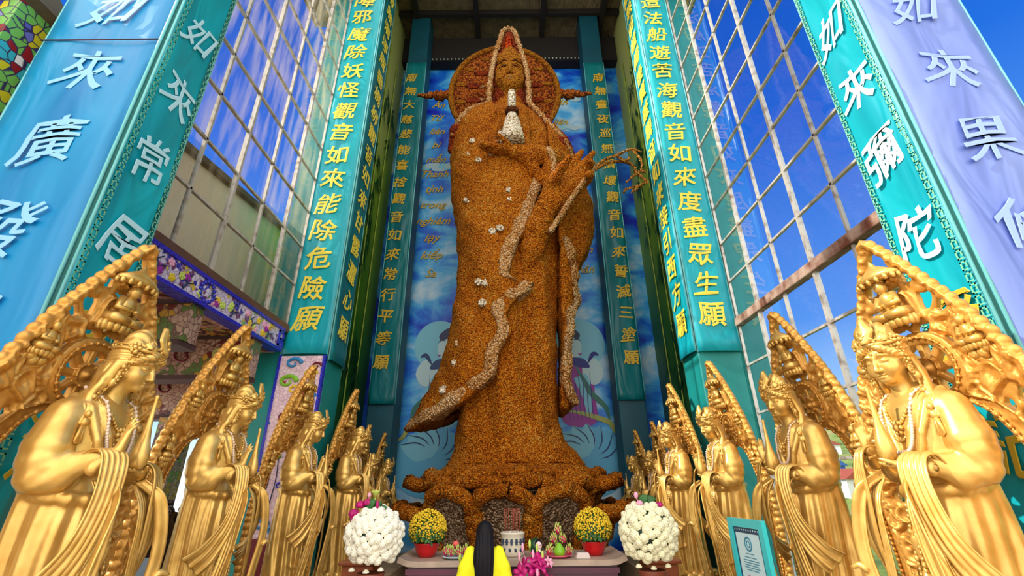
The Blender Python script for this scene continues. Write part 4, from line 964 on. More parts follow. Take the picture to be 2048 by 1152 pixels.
    for (ax, az) in ((.43, 2.30), (.60, 1.74)):
        for q in (-1, 1):
            m = seated(.72); m.v = [(x+q*ax, y-.055, z+az) for x, y, z in m.v]
            for k in range(5): m.ball((q*(ax+.05*math.cos(k*1.3)), -.05, az-.03+.03*math.sin(k*1.3)), .04, 8)
            warp_mb(m, aureole_bend).build('carved_attendant', 'gold', t)
# ------------------------------------------------------------------ the giant figure clad in immortelle flowers (local y = world Y - 11)
def poly_sd(poly, x, z):
    """signed distance (negative inside) of a 2-D polygon on the grid x,z"""
    P = np.array(poly, float); X, Z = np.broadcast_arrays(x[:, 0, :], z[:, 0, :]); d = np.full(X.shape, 1e9); ins = np.zeros(X.shape, bool)
    for (ax, az), (bx, bz) in zip(P, np.roll(P, -1, 0)):
        ex, ez = bx-ax, bz-az; t = np.clip(((X-ax)*ex+(Z-az)*ez)/(ex*ex+ez*ez+1e-12), 0, 1); d = np.minimum(d, np.hypot(X-ax-t*ex, Z-az-t*ez))
        c = (az > Z) != (bz > Z); ins ^= c & (X < (bx-ax)*(Z-az)/(bz-az+1e-12)+ax)
    return np.where(ins, -d, d)[:, None, :].astype(np.float32)
def lumps(x, y, z, a=1.0):
    return a*(.020*np.sin(x*7.3+1.3*np.sin(z*3.1))*np.sin(z*6.1+np.sin(y*5))+.012*np.sin(x*19+z*5)*np.sin(z*17+y*9)*np.sin(y*15+x*3)+.010*np.sin(x*41+y*23)*np.sin(z*37+x*11))
HEM = [(.90, 9.35), (.49, 8.17), (.16, 7.4), (-.06, 6.66), (.16, 6.50), (.52, 6.38), (.42, 6.14), (.02, 5.86), (-.16, 5.55), (-.02, 5.1), (-.28, 4.6), (-.40, 4.1), (-.95, 3.66), (-1.5, 3.36), (-2.30, 3.06)]
MANTLE = [(-2.9, 3.1), (-2.9, 13.2), (-.5, 12.7), (-.36, 12.0), (-.40, 10.9), (-.2, 10.3), (.7, 10.0)]+HEM
MROWS = [(2.95, -.55, .05, 1.95, 1.15), (3.35, -.55, .05, 1.80, 1.16), (4.0, -.45, .05, 1.57, 1.16), (4.8, -.30, .05, 1.40, 1.16), (5.85, -.16, .05, 1.33, 1.15), (7.0, -.08, .05, 1.32, 1.13), (8.4, -.06, .05, 1.42, 1.12),
         (9.6, -.02, .05, 1.64, 1.14), (10.6, .0, .05, 1.76, 1.14), (11.4, .0, .05, 1.78, 1.08), (12.1, -.05, .05, 1.66, .95), (12.6, -.1, .05, 1.3, .75), (12.9, -.1, .08, .7, .5)]
DRAPE = [(.98, 12.0), (1.9, 12.2), (2.9, 11.0), (2.9, 8.4), (2.35, 8.2), (1.85, 7.2), (1.72, 6.7), (1.80, 6.25), (1.55, 5.7), (1.50, 5.0), (1.36, 4.3), (1.62, 3.75), (1.2, 3.35), (1.02, 3.5), (1.14, 4.9), (1.14, 6.0), (1.16, 6.8), (1.22, 7.8), (1.15, 9.0)]
DROWS = [(3.2, .55, .1, 1.15, .86), (4.4, .5, .1, 1.0, .86), (5.6, .55, .1, 1.1, .88), (6.6, .60, .1, 1.22, .9), (8.0, .62, .1, 1.60, .98), (9.2, .62, .1, 1.75, 1.0), (10.2, .5, .08, 1.62, 1.02), (11.3, .35, .05, 1.5, 1.0), (12.0, .2, .05, 1.3, .9)]
def make_giant():
    t = thing('flower_statue', 'colossal orange-brown flower-covered standing goddess statue in the central niche', 'statue', (0, 11, 0))
    B = ((-2.75, -1.75, 2.1), (2.75, 1.35, 13.4)); res = .046
    # inner gown
    V = Vol(*B, res)
    V.loft([(2.33, .03, 0, 1.60, 1.28), (2.6, .02, 0, 1.40, 1.15), (3.1, -.12, 0, 1.22, 1.02), (4.5, -.04, 0, 1.12, .95), (6.5, .08, 0, 1.12, .9), (8.5, .15, 0, 1.3, .92), (10.0, .05, 0, 1.5, .98), (11.5, -.05, 0, 1.5, .92), (12.3, -.08, 0, 1.2, .75), (12.8, -.05, .1, .75, .5), (13.3, -.02, .1, .42, .42)])
    for q in (-1, 1):   # crossed lapels
        V.tube([(q*.42-.05, -.35, 12.6), (q*.36, -.72, 12.0), (q*.42, -.98, 11.2), (q*.44, -1.02, 10.6)], [.13, .14, .15, .14], .08); V.tube([(q*.20-.05, -.45, 12.4), (q*.16, -.80, 11.8), (q*.12, -.98, 11.0)], [.06, .07, .07], .05)
    def pleats(x, y, z):
        f = np.clip(-y*1.2, 0, 1)*sstep(9.0, 6.0, z)*sstep(2.5, 3.4, z)
        return lumps(x, y, z, 1.4)+f*(.085*np.sin((x-.05*(z-4))*7.5+.6*np.sin(z*1.1))+.05*np.sin(x*15+z*.8))
    V.mod(pleats); V.build('gown', 'flower_orange', t)
    # wide mantle with its zigzag hem sweeping down to the left
    V = Vol(*B, res); V.loft(MROWS); sl, x, y, z = V.sub(V.lo, V.lo+V.n*res, 0); pd = poly_sd(MANTLE, x, z); keep = V.D.copy()
    V.D = np.maximum(V.D, pd+.10) ; V.D = np.where(V.D > .2, V.D, V.D-.05); V.D = np.maximum(V.D, -(keep+.42)*(z < 7)-9*(z >= 7))
    crease = .08*np.sin((x+.45*(z-6)*.5)*5.0+np.sin(z*.9))*np.clip(-y, 0, 1)*sstep(9.5, 8, z)*.8+.04*np.sin(z*6-x*5)*sstep(9, 10.5, z)*np.clip(-y, 0, 1)*.5
    V.D = (V.D+lumps(x, y, z, 1.5)+crease).astype(np.float32); V.build('mantle', 'flower_orange', t)
    hem2 = np.array(HEM+[(-2.3, 3.06)]); line = spline(HEM, 160); X, Z = np.broadcast_arrays(x[:, 0, :], z[:, 0, :]); dl = np.full(X.shape, 1e9)
    for px, pz in line: dl = np.minimum(dl, np.hypot(X-(px-.16), Z-(pz+.10)))
    W = Vol(*B, res); W.D = np.maximum(np.maximum(keep-.12, np.maximum(pd+.04, (dl-.15)[:, None, :])), y+.25); W.D = (W.D+lumps(x, y, z, 2.0)).astype(np.float32); W.build('mantle_trim', 'flower_trim', t)
    # hanging sleeve and drape on the right
    V = Vol(*B, res); V.loft(DROWS); pd = poly_sd(DRAPE, x, z); keep = V.D.copy(); V.D = np.maximum(V.D, pd+.06)
    V.D = (V.D+lumps(x, y, z, 1.5)+.05*np.sin(x*9+z*.7)*np.clip(-y*1.5, 0, 1)*sstep(9.5, 8.5, z)).astype(np.float32); V.build('sleeve_drape', 'flower_orange', t)
    line = spline([(1.5, 7.7), (1.66, 6.9), (1.72, 6.3), (1.50, 5.75), (1.42, 5.0), (1.30, 4.3), (1.46, 3.7)], 90); dl = np.full(X.shape, 1e9)
    for px, pz in line: dl = np.minimum(dl, np.hypot(X-(px-.06), Z-pz))
    W = Vol(*B, res); W.D = np.maximum(np.maximum(keep-.09, np.maximum(pd+.02, (dl-.12)[:, None, :])), y+.1); W.D = (W.D+lumps(x, y, z, 2.0)).astype(np.float32); W.build('drape_trim', 'flower_trim', t)
    # forearm across the body with the cuff hanging from it
    V = Vol((-.9, -2.0, 8.7), (1.5, -.5, 11.2), .036)
    V.tube([(1.15, -.75, 10.35), (.55, -1.12, 10.15), (.10, -1.25, 10.2)], [.34, .30, .20], .1); V.tube([(1.05, -.95, 10.25), (1.05, -1.12, 9.7), (.98, -1.12, 9.05)], [.20, .19, .16], .08)
    V.tube([(.55, -1.12, 10.0), (.62, -1.05, 9.7), (.80, -1.05, 9.4)], [.22, .18, .12], .1); V.mod(lambda x, y, z: lumps(x, y, z, 1.3)); V.build('forearm_sleeve', 'flower_orange', t)
    mb = MB(); mb.tube(spline([(1.02, -1.22, 10.32), (1.12, -1.26, 10.0), (1.13, -1.27, 9.5), (1.04, -1.26, 9.05)], 24), [.09+.015*math.sin(i*2.1) for i in range(24)], 8); mb.build('cuff_trim', 'flower_trim', t)
    V = Vol((-1.3, -1.85, 9.8), (.5, -.8, 10.8), .026); hand(V, (.12, -1.26, 10.22), (-1, -.05, .07), (0, 0, 1), (0, -1, 0), 1.05, (.06, .08, .10, .14), (.45, .35)); V.cap((.4, -1.2, 10.2), (.1, -1.26, 10.22), .16, .12, .05)
    V.mod(lambda x, y, z: lumps(x, y, z, .6)); V.build('hand', 'flower_orange', t)
    # raised hand holding the willow spray
    V = Vol((.4, -2.3, 7.9), (2.7, -.8, 10.5), .028); hand(V, (.95, -1.35, 8.42), (.68, -.05, .73), (.1, -1, -.05), (-.73, 0, .68), 2.0, (.02, .03, .75, .95), (.02, .9), spread=.13)
    V.cap((.75, -1.15, 7.9), (.95, -1.35, 8.45), .26, .17, .1); V.mod(lambda x, y, z: lumps(x, y, z, .7)); V.build('hand', 'flower_orange', t)
    V = Vol((-.2, -1.75, 6.9), (1.5, -.4, 9.0), .036); V.tube([(.35, -.62, 6.9), (.52, -.86, 7.4), (.70, -1.06, 7.95), (.88, -1.28, 8.38)], [.20, .30, .32, .27], .1); V.mod(lambda x, y, z: lumps(x, y, z, 1.3)); V.build('sleeve_cuff', 'flower_orange', t)
    # vase
    mb = MB(); mb.lathe([(.30, 0), (.34, .05), (.33, .15), (.29, .35), (.24, .6), (.18, .85), (.12, 1.0)], 24, (.05, -1.36, 10.42)); vb = mb.build('vase', 'flower_white', t)
    MB().lathe([(.12, 0), (.19, .05), (.19, .16), (.12, .2)], 20, (.05, -1.36, 11.40)).build('vase_collar', 'flower_dark', vb); MB().lathe([(.11, 0), (.115, .3), (.11, .62), (.09, .70), (.03, .74)], 20, (.05, -1.36, 11.58)).build('vase_neck', 'flower_white', vb)
    # willow spray
    Yb = -1.55
    MB().tube(spline([(.92, Yb, 7.5), (1.2, Yb-.02, 7.95), (1.5, Yb-.05, 8.45), (2.14, Yb-.03, 9.38)], 20), [.075-.0005*i for i in range(20)], 8).build('branch_handle', 'flower_trim', t)
    mb = MB(); L = [[(2.08, Yb, 9.32), (2.4, Yb, 9.62), (2.77, Yb, 9.80), (3.15, Yb, 9.98), (3.42, Yb, 9.9)], [(2.08, Yb, 9.3), (2.45, Yb+.06, 9.56), (2.8, Yb+.1, 9.68), (3.15, Yb+.1, 9.58), (3.22, Yb+.1, 9.30), (2.96, Yb+.1, 9.02)], [(3.2, Yb, 9.96), (3.38, Yb, 9.62), (3.33, Yb, 9.3), (3.2, Yb, 9.15)],
        [(3.44, Yb, 8.95), (3.25, Yb+.05, 8.86), (2.98, Yb+.05, 8.80), (2.84, Yb+.05, 8.66)], [(3.25, Yb+.05, 8.86), (3.05, Yb+.05, 8.66)], [(3.33, Yb, 9.3), (3.44, Yb, 9.25)], [(3.22, Yb+.05, 9.3), (3.40, Yb, 9.0), (3.44, Yb, 8.95)], [(2.75, Yb, 9.78), (2.95, Yb, 9.62), (3.1, Yb, 9.7)]]
    for k, p in enumerate(L):
        s = spline(p, 26); mb.tube(s, [(.052 if k < 2 else .034)*(1-i/45)+.008*math.sin(i*2.3+k) for i in range(26)], 7)
        for i in range(1, 26, 2): mb.ball((s[i][0]+.03*math.sin(i*1.9), s[i][1], s[i][2]+.03*math.cos(i*2.7)), .030, 5)
    mb.build('willow_spray', 'flower_branch', t)
    # neck, face, hair, veil
    V = Vol((-.75, -.85, 12.4), (.75, .65, 15.6), .024); V.cap((0, .05, 12.4), (-.01, .0, 13.6), .36, .30, .1); make_face(V, (0, -.05, 14.15), 3.55); V.mod(lambda x, y, z: lumps(x, y, z, .35)); V.build('face', 'flower_face', t)
    mb = MB()
    for q in (-1, 1):
        mb.tube([(q*.09, -.60, 14.235), (q*.20, -.585, 14.20), (q*.33, -.48, 14.235)], [.02, .045, .02], 7); mb.tube([(q*.07, -.61, 14.40), (q*.2, -.60, 14.47), (q*.36, -.48, 14.41)], [.018, .03, .014], 7)
    mb.build('eye', 'flower_dark', t); mb = MB(); mb.tube([(-.12, -.575, 13.705), (0, -.63, 13.735), (.12, -.575, 13.705)], [.014, .035, .014], 7).tube([(-.10, -.57, 13.66), (0, -.62, 13.635), (.10, -.57, 13.66)], [.012, .032, .012], 7); mb.build('mouth', 'flower_trim', t)
    V = Vol((-1.0, -.8, 12.3), (1.0, .9, 16.6), .034); V.loft([(12.5, -.05, .32, .95, .50), (13.2, -.03, .26, .70, .52), (14.1, 0, .18, .66, .60), (14.8, 0, .12, .58, .58), (15.3, -.02, .06, .46, .48), (15.9, -.03, .05, .33, .38), (16.3, -.03, .06, .25, .28), (16.45, -.03, .08, .13, .14)])
    V.dent((0, -.75, 14.0), (.50, .80, .80), .05); V.dent((-.03, -.50, 15.45), (.21, .42, .62), .06); V.dent((0, -.5, 12.9), (.40, .5, .6), .08); V.mod(lambda x, y, z: lumps(x, y, z, 1.0)); V.build('veil', 'flower_red', t)
    V = Vol((-.5, -.62, 14.5), (.5, .3, 16.2), .026); V.ball((0, -.08, 14.75), (.50, .50, .36)); V.ball((-.02, -.16, 15.15), (.30, .30, .32), .1)
    for k in range(7): a = -1.2+k*.4; V.ball((.42*math.sin(a), -.08-.46*math.cos(a), 14.86), (.10, .06, .15), .03)
    V.mod(lambda x, y, z: lumps(x, y, z, .8)); cr = V.build('crown', 'flower_face', t)
    V = Vol((-.3, -.62, 15.2), (.3, .1, 16.2), .022); V.ball((-.03, -.22, 15.42), (.17, .14, .15)); V.ball((-.03, -.22, 15.62), (.12, .11, .15), .04); V.ball((-.03, -.23, 15.85), (.085, .085, .10), .02); V.mod(lambda x, y, z: lumps(x, y, z, .5)); V.build('crown_figurine', 'flower_scarlet', cr)
    mb = MB(); pts = spline([(-1.75, -.35, 11.55), (-1.55, -.52, 12.0), (-1.2, -.58, 12.42), (-.70, -.50, 12.72), (-.66, -.42, 13.25), (-.58, -.42, 14.2), (-.46, -.40, 15.0), (-.33, -.36, 15.62), (-.24, -.26, 16.2), (-.03, -.24, 16.40), (.18, -.26, 16.2), (.28, -.36, 15.62), (.40, -.40, 15.0), (.55, -.42, 14.2), (.60, -.42, 13.26), (.60, -.50, 12.74), (.92, -.60, 12.15), (1.22, -.62, 11.65), (1.55, -.6, 11.2), (1.82, -.35, 10.75)], 150)
    mb.tube(pts, [.085+.018*math.sin(i*1.9)+.012*math.sin(i*4.7) for i in range(150)], 9); mb.build('veil_trim', 'flower_trim', t)
    V = Vol((-2.0, -.9, 10.2), (2.1, .9, 13.0), .045); V.tube([(-.7, -.35, 12.65), (-1.25, -.42, 12.3), (-1.62, -.35, 11.8), (-1.80, -.15, 11.2)], [.14, .16, .17, .12], .1); V.tube([(.65, -.35, 12.6), (1.05, -.45, 11.95), (1.5, -.45, 11.2), (1.85, -.2, 10.7)], [.14, .18, .22, .16], .1); V.mod(lambda x, y, z: lumps(x, y, z, 1.2)); V.build('veil_fold', 'flower_red', t)
    # round halo with painted petals, and its two side flames
    mb = MB(); n = 64; mb.lathe([(1.90, -.08), (1.93, 0), (1.90, .08)], n); mb.v = [(x-.19, z+.75, 14.40+y*1.17) for x, y, z in mb.v]; ha = mb.build('halo', 'flower_halo', t)
    mb = MB(); mb.tube([(-.19+1.86*math.cos(a), .66, 14.40+1.86*1.17*math.sin(a)) for a in np.linspace(0, 2*math.pi, 65)], .10, 8, cap=False); mb.build('halo_rim', 'flower_face', ha)
    for ring, (n, r0, rr, m) in enumerate(((14, 1.55, .15, 'flower_face'), (12, 1.12, .22, 'flower_red'), (10, .85, .10, 'flower_trim'))):
        for k in range(n): a = 2*math.pi*(k+.5)/n; MB().ball((-.19+r0*math.cos(a), .655, 14.40+1.17*r0*math.sin(a)), rr, 8, sc=(1.0+.5*abs(math.cos(a)), .18, .62)).build('halo_petal', m, ha)
    for q, cx in ((-1, -2.08), (1, 1.70)):
        mb = MB(); L = 1.15; mb.tube([(cx+q*L*i/12, .72, 14.36+.03*math.sin(i*1.3)) for i in range(13)], [.13, .17, .12, .20, .15, .18, .10, .13, .09, .08, .07, .06, .03], 8); mb.build('halo_flame', 'flower_halo', t)
    # white blossom rosettes pinned over the robe
    A = np.array(MROWS)
    for bx, bz in ((-1.07, 10.93), (-1.13, 10.49), (-.76, 10.71), (-.64, 10.66), (-.5, 10.31), (-.87, 10.17), (-1.19, 9.02), (-.03, 9.05), (-.01, 8.79), (-.48, 7.84), (-.29, 7.91), (-.81, 6.48), (-.63, 6.42), (-.7, 5.9), (-1.24, 4.98), (-1.3, 4.5), (-1.55, 3.9), (-.25, 11.01)):
        cx, cy, rx, ry = (np.interp(bz, A[:, 0], A[:, c]) for c in (1, 2, 3, 4)); y = cy-(ry+.03)*math.sqrt(max(.02, 1-((bx-cx)/rx)**2)); mb = MB(); mb.ball((bx, y, bz), .065, 8)
        for k in range(7): a = k*.9; mb.ball((bx+.07*math.cos(a), y-.01+.02*math.sin(k), bz+.07*math.sin(a)), .045, 6)
        mb.build('white_rosette', 'flower_white', t)
    for bx, by, bz in ((-.30, -1.05, 11.0), (-.40, -1.08, 10.72), (-.33, -1.12, 10.55)):
        mb = MB()
        for k in range(10): mb.ball((bx+.09*math.sin(k*2.1), by-.05*math.cos(k), bz+.09*math.cos(k*1.7)), .05, 6)
        mb.build('white_rosette', 'flower_trim', t)
def flower_extra():
    def fl(name, stops, scale, extra=.5):
        m = NM(name); c = m.voro(scale, out='Color'); d = m.voro(scale); sep = m.node('ShaderNodeSeparateColor'); m.L.new(c, sep.inputs[0]); k = m.math('MULTIPLY_ADD', m.noise(1.1, 5), extra, m.math('MULTIPLY', sep.outputs[0], 1-extra))
        m.col(m.mix(1.0, m.ramp(k, stops), m.ramp(d, [(0.42, (1, 1, 1)), (0.72, (0.25, 0.18, 0.12))]), 'MULTIPLY')); m.set(rough=.85, spec=.15); m.bump(m.math('SUBTRACT', m.noise(3, 4), d), .8, .08)
    fl('flower_scarlet', [(.2, lin((180, 40, 10))), (.7, lin((220, 90, 20)))], 18); fl('flower_halo', [(.2, lin((110, 40, 10))), (.45, lin((168, 82, 18))), (.75, lin((190, 110, 40)))], 15); fl('flower_branch', [(.2, lin((120, 70, 20))), (.7, lin((200, 140, 60)))], 22)
flower_extra()
make_giant()

# ------------------------------------------------------------------ lotus throne
def make_throne():
    t = thing('lotus_throne', 'large orange and grey-brown lotus throne under the flower-covered statue', 'lotus throne', (0, 11, 0))
    mb = MB(); mb.lathe([(1.5, .0), (1.55, .6), (1.45, 1.2), (1.62, 1.7), (1.72, 2.05), (1.66, 2.25), (1.55, 2.33)], 40); mb.build('core', 'flower_orange', t)
    V = Vol((-2.2, -2.2, 1.6), (2.2, 2.2, 2.6), .05)
    for k in range(18):   # frilled upper ring
        a = 2*math.pi*(k+.3)/18; V.ball((1.60*math.cos(a), 1.60*math.sin(a), 2.14), (.36, .36, .13), .08)
    V.mod(lambda x, y, z: lumps(x, y, z, 1.6)); V.build('seed_ring', 'flower_orange', t)
    def petal(a, r0, z0, r1, z1, w, curl, tip=.25, thick=.16):
        c, s = math.cos(a), math.sin(a); rows = []; core = []; nu, nv = 15, 13
        prof = spline([(r0, z0), (r0+(r1-r0)*.35, z0+(z1-z0)*.35), (r0+(r1-r0)*.75, z0+(z1-z0)*.75), (r1, z1), (r1+curl, z1+tip)], nv)
        def P(u, v, out=0.0):
            r, z = prof[v]; f = v/(nv-1); ww = w*(.62+.55*math.sin(min(1, f*1.15)*math.pi*.62))*(1 if f < .55 else math.sqrt(max(.0, 1-((f-.55)/.455)**2))*.97+.03)
            x = u*ww; r2 = math.sqrt(max(.1, (r+out)**2-x*x*.75)) if r > w else r+out-x*x*.25
            n = .02*math.sin(u*9+v*2.2+a*5)+.015*math.sin(u*17-v*3)
            r2 += n; return (r2*s+x*c, -(r2*c)+x*s, z+.015*math.sin(v*4+u*6))
        rows = [[P(-1+2*j/(nu-1), v) for j in range(nu)] for v in range(nv)]
        o = MB().sheet(rows, thick).build('petal', 'flower_grey', t)
        rim = [P(-1, v, .05) for v in range(0, nv)]+[P(-1+2*j/8, nv-1, .04) for j in range(1, 8)]+[P(1, v, .05) for v in range(nv-1, -1, -1)]
        rs = spline(rim, 70); MB().tube(rs, [.135+.018*math.sin(i*1.7)+.012*math.sin(i*3.9) for i in range(70)], 9).build('petal_rim', 'flower_orange', o)
    for k in range(12):
        a = -math.pi+2*math.pi*k/12-.10; side = abs(a) > .8; petal(a, 1.50, .25, 2.02, 1.58 if not side else 1.35, .50, .16 if not side else .46, .28 if not side else .16)
    for k in range(12): a = -math.pi+2*math.pi*(k+.5)/12-.10; petal(a, 1.40, 1.0, 1.78, 1.86, .46, .20 if abs(a) < .9 else .46, .16)
    for k in range(10): a = -math.pi+2*math.pi*k/10+.08; petal(a, 1.38, 1.5, 1.62, 2.02, .46, .22, .12, .12)
make_throne()
# ------------------------------------------------------------------ the two rows of golden figures
def make_rows():
    f = make_figure()
    L = [(-2.93, 3.37, 1.0, 0), (-3.22, 5.42, 1.0, 0), (-3.22, 7.5, 1.0, 2), (-3.13, 9.5, 1.0, 2), (-3.26, 11.03, .84, 2), (-3.26, 12.42, .83, 3)]
    Rr = [(2.90, 3.42, 1.0, 4), (3.02, 5.16, 1.0, 0), (3.16, 7.5, 1.0, 0), (3.06, 9.3, 1.0, 0), (3.10, 10.9, .84, 0), (3.05, 12.33, .83, 0)]
    nl = ['nearest golden figure in the left row, in full profile, against the blue banner', 'second golden figure from the front in the left row, before the porch', 'third golden figure in the left row, before the pink mosaic panel', 'fourth golden figure in the left row, beside the teal side of the inner pillar',
          'fifth golden figure in the left row, half hidden, deep in the niche', 'farthest golden figure in the left row, next to the blue mural']
    nr = ['nearest golden figure in the right row, brightly sunlit, face turned to us', 'shaded golden figure second in the right row, before the blue glass', 'sunlit third golden figure in the right row, before the teal pillar, above the framed certificate', 'sunlit fourth golden figure in the right row, its raised hand beside the pillar edge',
          'fifth golden figure in the right row, dim, behind the white flower ball', 'farthest golden figure in the right row, dim, next to the blue mural']
    first = True
    for lst, names, rz in ((L, nl, R(90)), (Rr, nr, R(-90))):
        for (x, y, s, dr), lab in zip(lst, names):
            if first: f.location = (x, y, .46); f.rotation_euler = (0, 0, rz+R(dr)); f['label'] = lab; first = False
            else: dup(f, (x, y, .46), rz+R(dr), s, lab)
make_rows()
# ------------------------------------------------------------------ altar and offerings
def make_altar():
    t = thing('altar_table', 'long dark purple wooden altar table with pale upturned top', 'altar table', (-.03, 6.7, 0))
    rows = []
    for i in range(25):
        x = -1.36+2.72*i/24; up = .05*max(0, (abs(x)-1.2)/.16)**1.6; rows.append([(x, y, 1.075+up) for y in (-.48, -.3, 0, .3, .46)])
    MB().sheet(rows, .06, smooth=False).build('table_top', 'altar_top', t)
    MB().box((-1.25, -.40, .10), (1.25, .40, 1.04)).build('body', 'purple_wood', t)
    mb = MB().box((-1.27, -.44, .96), (1.27, .42, 1.02)).box((-1.27, -.44, .80), (1.27, -.40, .83)).box((-1.27, -.44, .10), (1.27, -.40, .2))
    for x in (-1.27, -.9, -.3, .3, .9, 1.23): mb.box((x, -.44, .2), (x+.05, -.40, .80))
    mb.build('moulding', 'purple_wood', t)
    for x in (-1.22, 1.10):
        for y in (-.38, .26): MB().box((x, y, 0), (x+.12, y+.12, .10), bev=.01).build('leg', 'purple_wood', t)
    # incense urn
    u = thing('incense_urn', 'white and blue porcelain incense urn on the altar', 'urn', (-.026, 6.62, 1.106))
    MB().lathe([(.125, 0), (.14, .01), (.145, .06), (.142, .20), (.150, .24), (.158, .25), (.158, .265), (.148, .27), (.140, .262), (.135, .24)], 32).build('bowl', 'porcelain', u)
    MB().lathe([(.05, .235), (.134, .24), (.132, .248), (.05, .255)], 24).build('ash', 'ash', u)
    for k in range(9):
        a = -2.5+k*.42; mb = MB(); c = (.150*math.cos(a-.0), .150*math.sin(a), .165)
        for j in range(6): q = j*1.05; mb.ball((.149*math.cos(a+.07*math.cos(q)), .149*math.sin(a+.07*math.cos(q)), .165+.028*math.sin(q)), .012, 5)
        mb.ball(c, .012, 5); mb.build('blue_motif', 'porcelain_blue', u)
    for k in range(7): a = -2.4+k*.5; MB().tube([(.147*math.cos(a+s*.16), .147*math.sin(a+s*.16), .075+.022*math.sin(s*9+k)) for s in np.linspace(0, 1, 9)], .007, 5).build('blue_scroll', 'porcelain_blue', u)
    rnd = random.Random(3)
    st = MB().tube([(0, 0, 0), (0, 0, .30)], .0028, 5).mesh('incense_stick'); st.materials.append(MATS['incense'])
    for k, x in enumerate((-.098, -.082, -.066, -.052, -.008, .006, .018, .045, .058, .082, .095)):
        o = link('incense_stick', st); o.location = (-.026+x, 6.62+rnd.uniform(-.03, .05), 1.35); o.rotation_euler = (rnd.uniform(-.04, .04), rnd.uniform(-.05, .05), 0)
        tag(o, 'thin red-brown incense stick standing in the porcelain urn', 'incense stick', 'incense sticks in the urn')
    # fruit plates
    def plate(x, y, r, m, lab): p = tag(MB().lathe([(r*.5, 0), (r*.6, .004), (r*.95, .022), (r, .030), (r*.97, .033), (r*.6, .012), (.01, .010)], 28, (0, 0, 0)).build('fruit_plate', m), lab, 'plate'); p.location = (x, y, 1.106); return p
    plate(-.73, 6.42, .16, 'plate_blue', 'pale blue plate of dragon fruit on the altar left of the woman'); plate(.54, 6.44, .17, 'plate_pink', 'pink plate piled with dragon fruit and a green pomelo')
    def make_df():
        d = thing('dragon_fruit', '', 'fruit', (0, 0, 0)); MB().ball((0, 0, 0), .042, 12, sc=(1, 1, 1.2)).build('flesh', 'dragonfruit', d); rnd = random.Random(5)
        mb = MB()
        for k in range(16):
            z = -.028+.07*k/16; a = k*2.4; r = .042*math.sqrt(max(.05, 1-(z/.05)**2)); p = Vector((r*math.cos(a), r*math.sin(a), z)); mb.tube([p*.95, p*1.12+Vector((0, 0, .015)), p*1.2+Vector((0, 0, .035))], [.013, .009, .002], 5)
        mb.build('scale', 'dragonfruit_tip', d); mb = MB()
        for k in range(5): a = k*1.26; mb.tube([(0, 0, .045), (.012*math.cos(a), .012*math.sin(a), .07), (.024*math.cos(a), .024*math.sin(a), .10)], [.010, .007, .002], 5)
        mb.build('leaf_crown', 'bud_green', d); return d
    d = make_df(); first = True
    spots = [(-.845, 6.43, 1.182, 0, 'leftmost dragon fruit on the pale blue plate'), (-.775, 6.345, 1.182, 1, 'front dragon fruit on the pale blue plate, second from the left'), (-.675, 6.345, 1.182, 2, 'dragon fruit right of centre on the pale blue plate'), (-.615, 6.435, 1.182, 3, 'rightmost dragon fruit on the pale blue plate, its green scales up'), (-.73, 6.50, 1.182, 4, 'back dragon fruit on the pale blue plate, under the red apple'),
             (.425, 6.42, 1.182, 0, 'leftmost dragon fruit on the pink plate'), (.665, 6.42, 1.182, 1, 'rightmost dragon fruit on the pink plate'), (.545, 6.52, 1.182, 2, 'back dragon fruit on the pink plate, behind the pomelo'), (.485, 6.50, 1.295, 3, 'upper left dragon fruit of the pile on the pink plate'), (.61, 6.50, 1.295, 4, 'upper right dragon fruit of the pile on the pink plate'), (.548, 6.52, 1.40, 5, 'topmost dragon fruit of the pile on the pink plate')]
    for x, y, z, k, lab in spots:
        o = d if first else dup(d, (0, 0, 0)); first = False; o.location = (x, y, z); o.rotation_euler = (.25*math.sin(k*2), .3*math.cos(k*3), k); o.scale = (.9,)*3; o['label'] = lab; o['group'] = 'dragon fruit on the plates'
    a = thing('red_apple', 'round red apple on top of the dragon fruit plate', 'apple', (-.73, 6.43, 1.262)); MB().ball((0, 0, 0), .042, 12, sc=(1, 1, .92)).build('flesh', 'apple_red', a); MB().tube([(0, 0, .03), (.004, 0, .055)], .003, 5).build('stalk', 'wood_red', a)
    p = thing('pomelo', 'green pear-shaped pomelo in front of the dragon fruit pile', 'pomelo', (.545, 6.37, 1.122)); MB().lathe([(.004, 0), (.045, .004), (.066, .03), (.068, .06), (.055, .095), (.034, .125), (.020, .142), (.004, .148)], 20).build('rind', 'pomelo', p)
    MB().tube([(0, 0, .145), (.003, 0, .165)], .004, 5).build('stalk', 'leaf', p)
    w = thing('watermelon', 'dark green watermelon standing on the altar behind the small doll', 'watermelon', (.262, 6.52, 1.106)); MB().ball((0, 0, .105), .088, 18, sc=(1, 1, 1.2)).build('rind', 'melon_green', w); MB().tube([(0, 0, .205), (.01, 0, .225)], .006, 5).build('stalk', 'leaf', w)
    f = thing('doll_figurine', 'small pale doll figurine with pink face in front of the watermelon', 'figurine', (.295, 6.40, 1.106))
    MB().lathe([(.045, 0), (.047, .01), (.036, .03), (.040, .055), (.030, .085), (.018, .10)], 18).build('gown', 'porcelain', f); MB().ball((0, 0, .135), .046, 14, sc=(.9, .8, 1.15)).build('head', 'figurine_pink', f)
    MB().ball((0, -.034, .05), .024, 10, sc=(1.1, .5, .8)).build('bowl', 'melon_green', f); mb = MB()
    for q in (-1, 1): mb.ball((q*.015, -.036, .14), .006, 6)
    mb.build('eye', 'cert_navy', f); MB().ball((0, .012, .155), .047, 14, sc=(.98, .8, 1.0)).build('hair', 'hair_black', f)
    n = thing('paper_napkins', 'small stack of folded white paper on the altar', 'paper', (.83, 6.40, 1.106)); mb = MB()
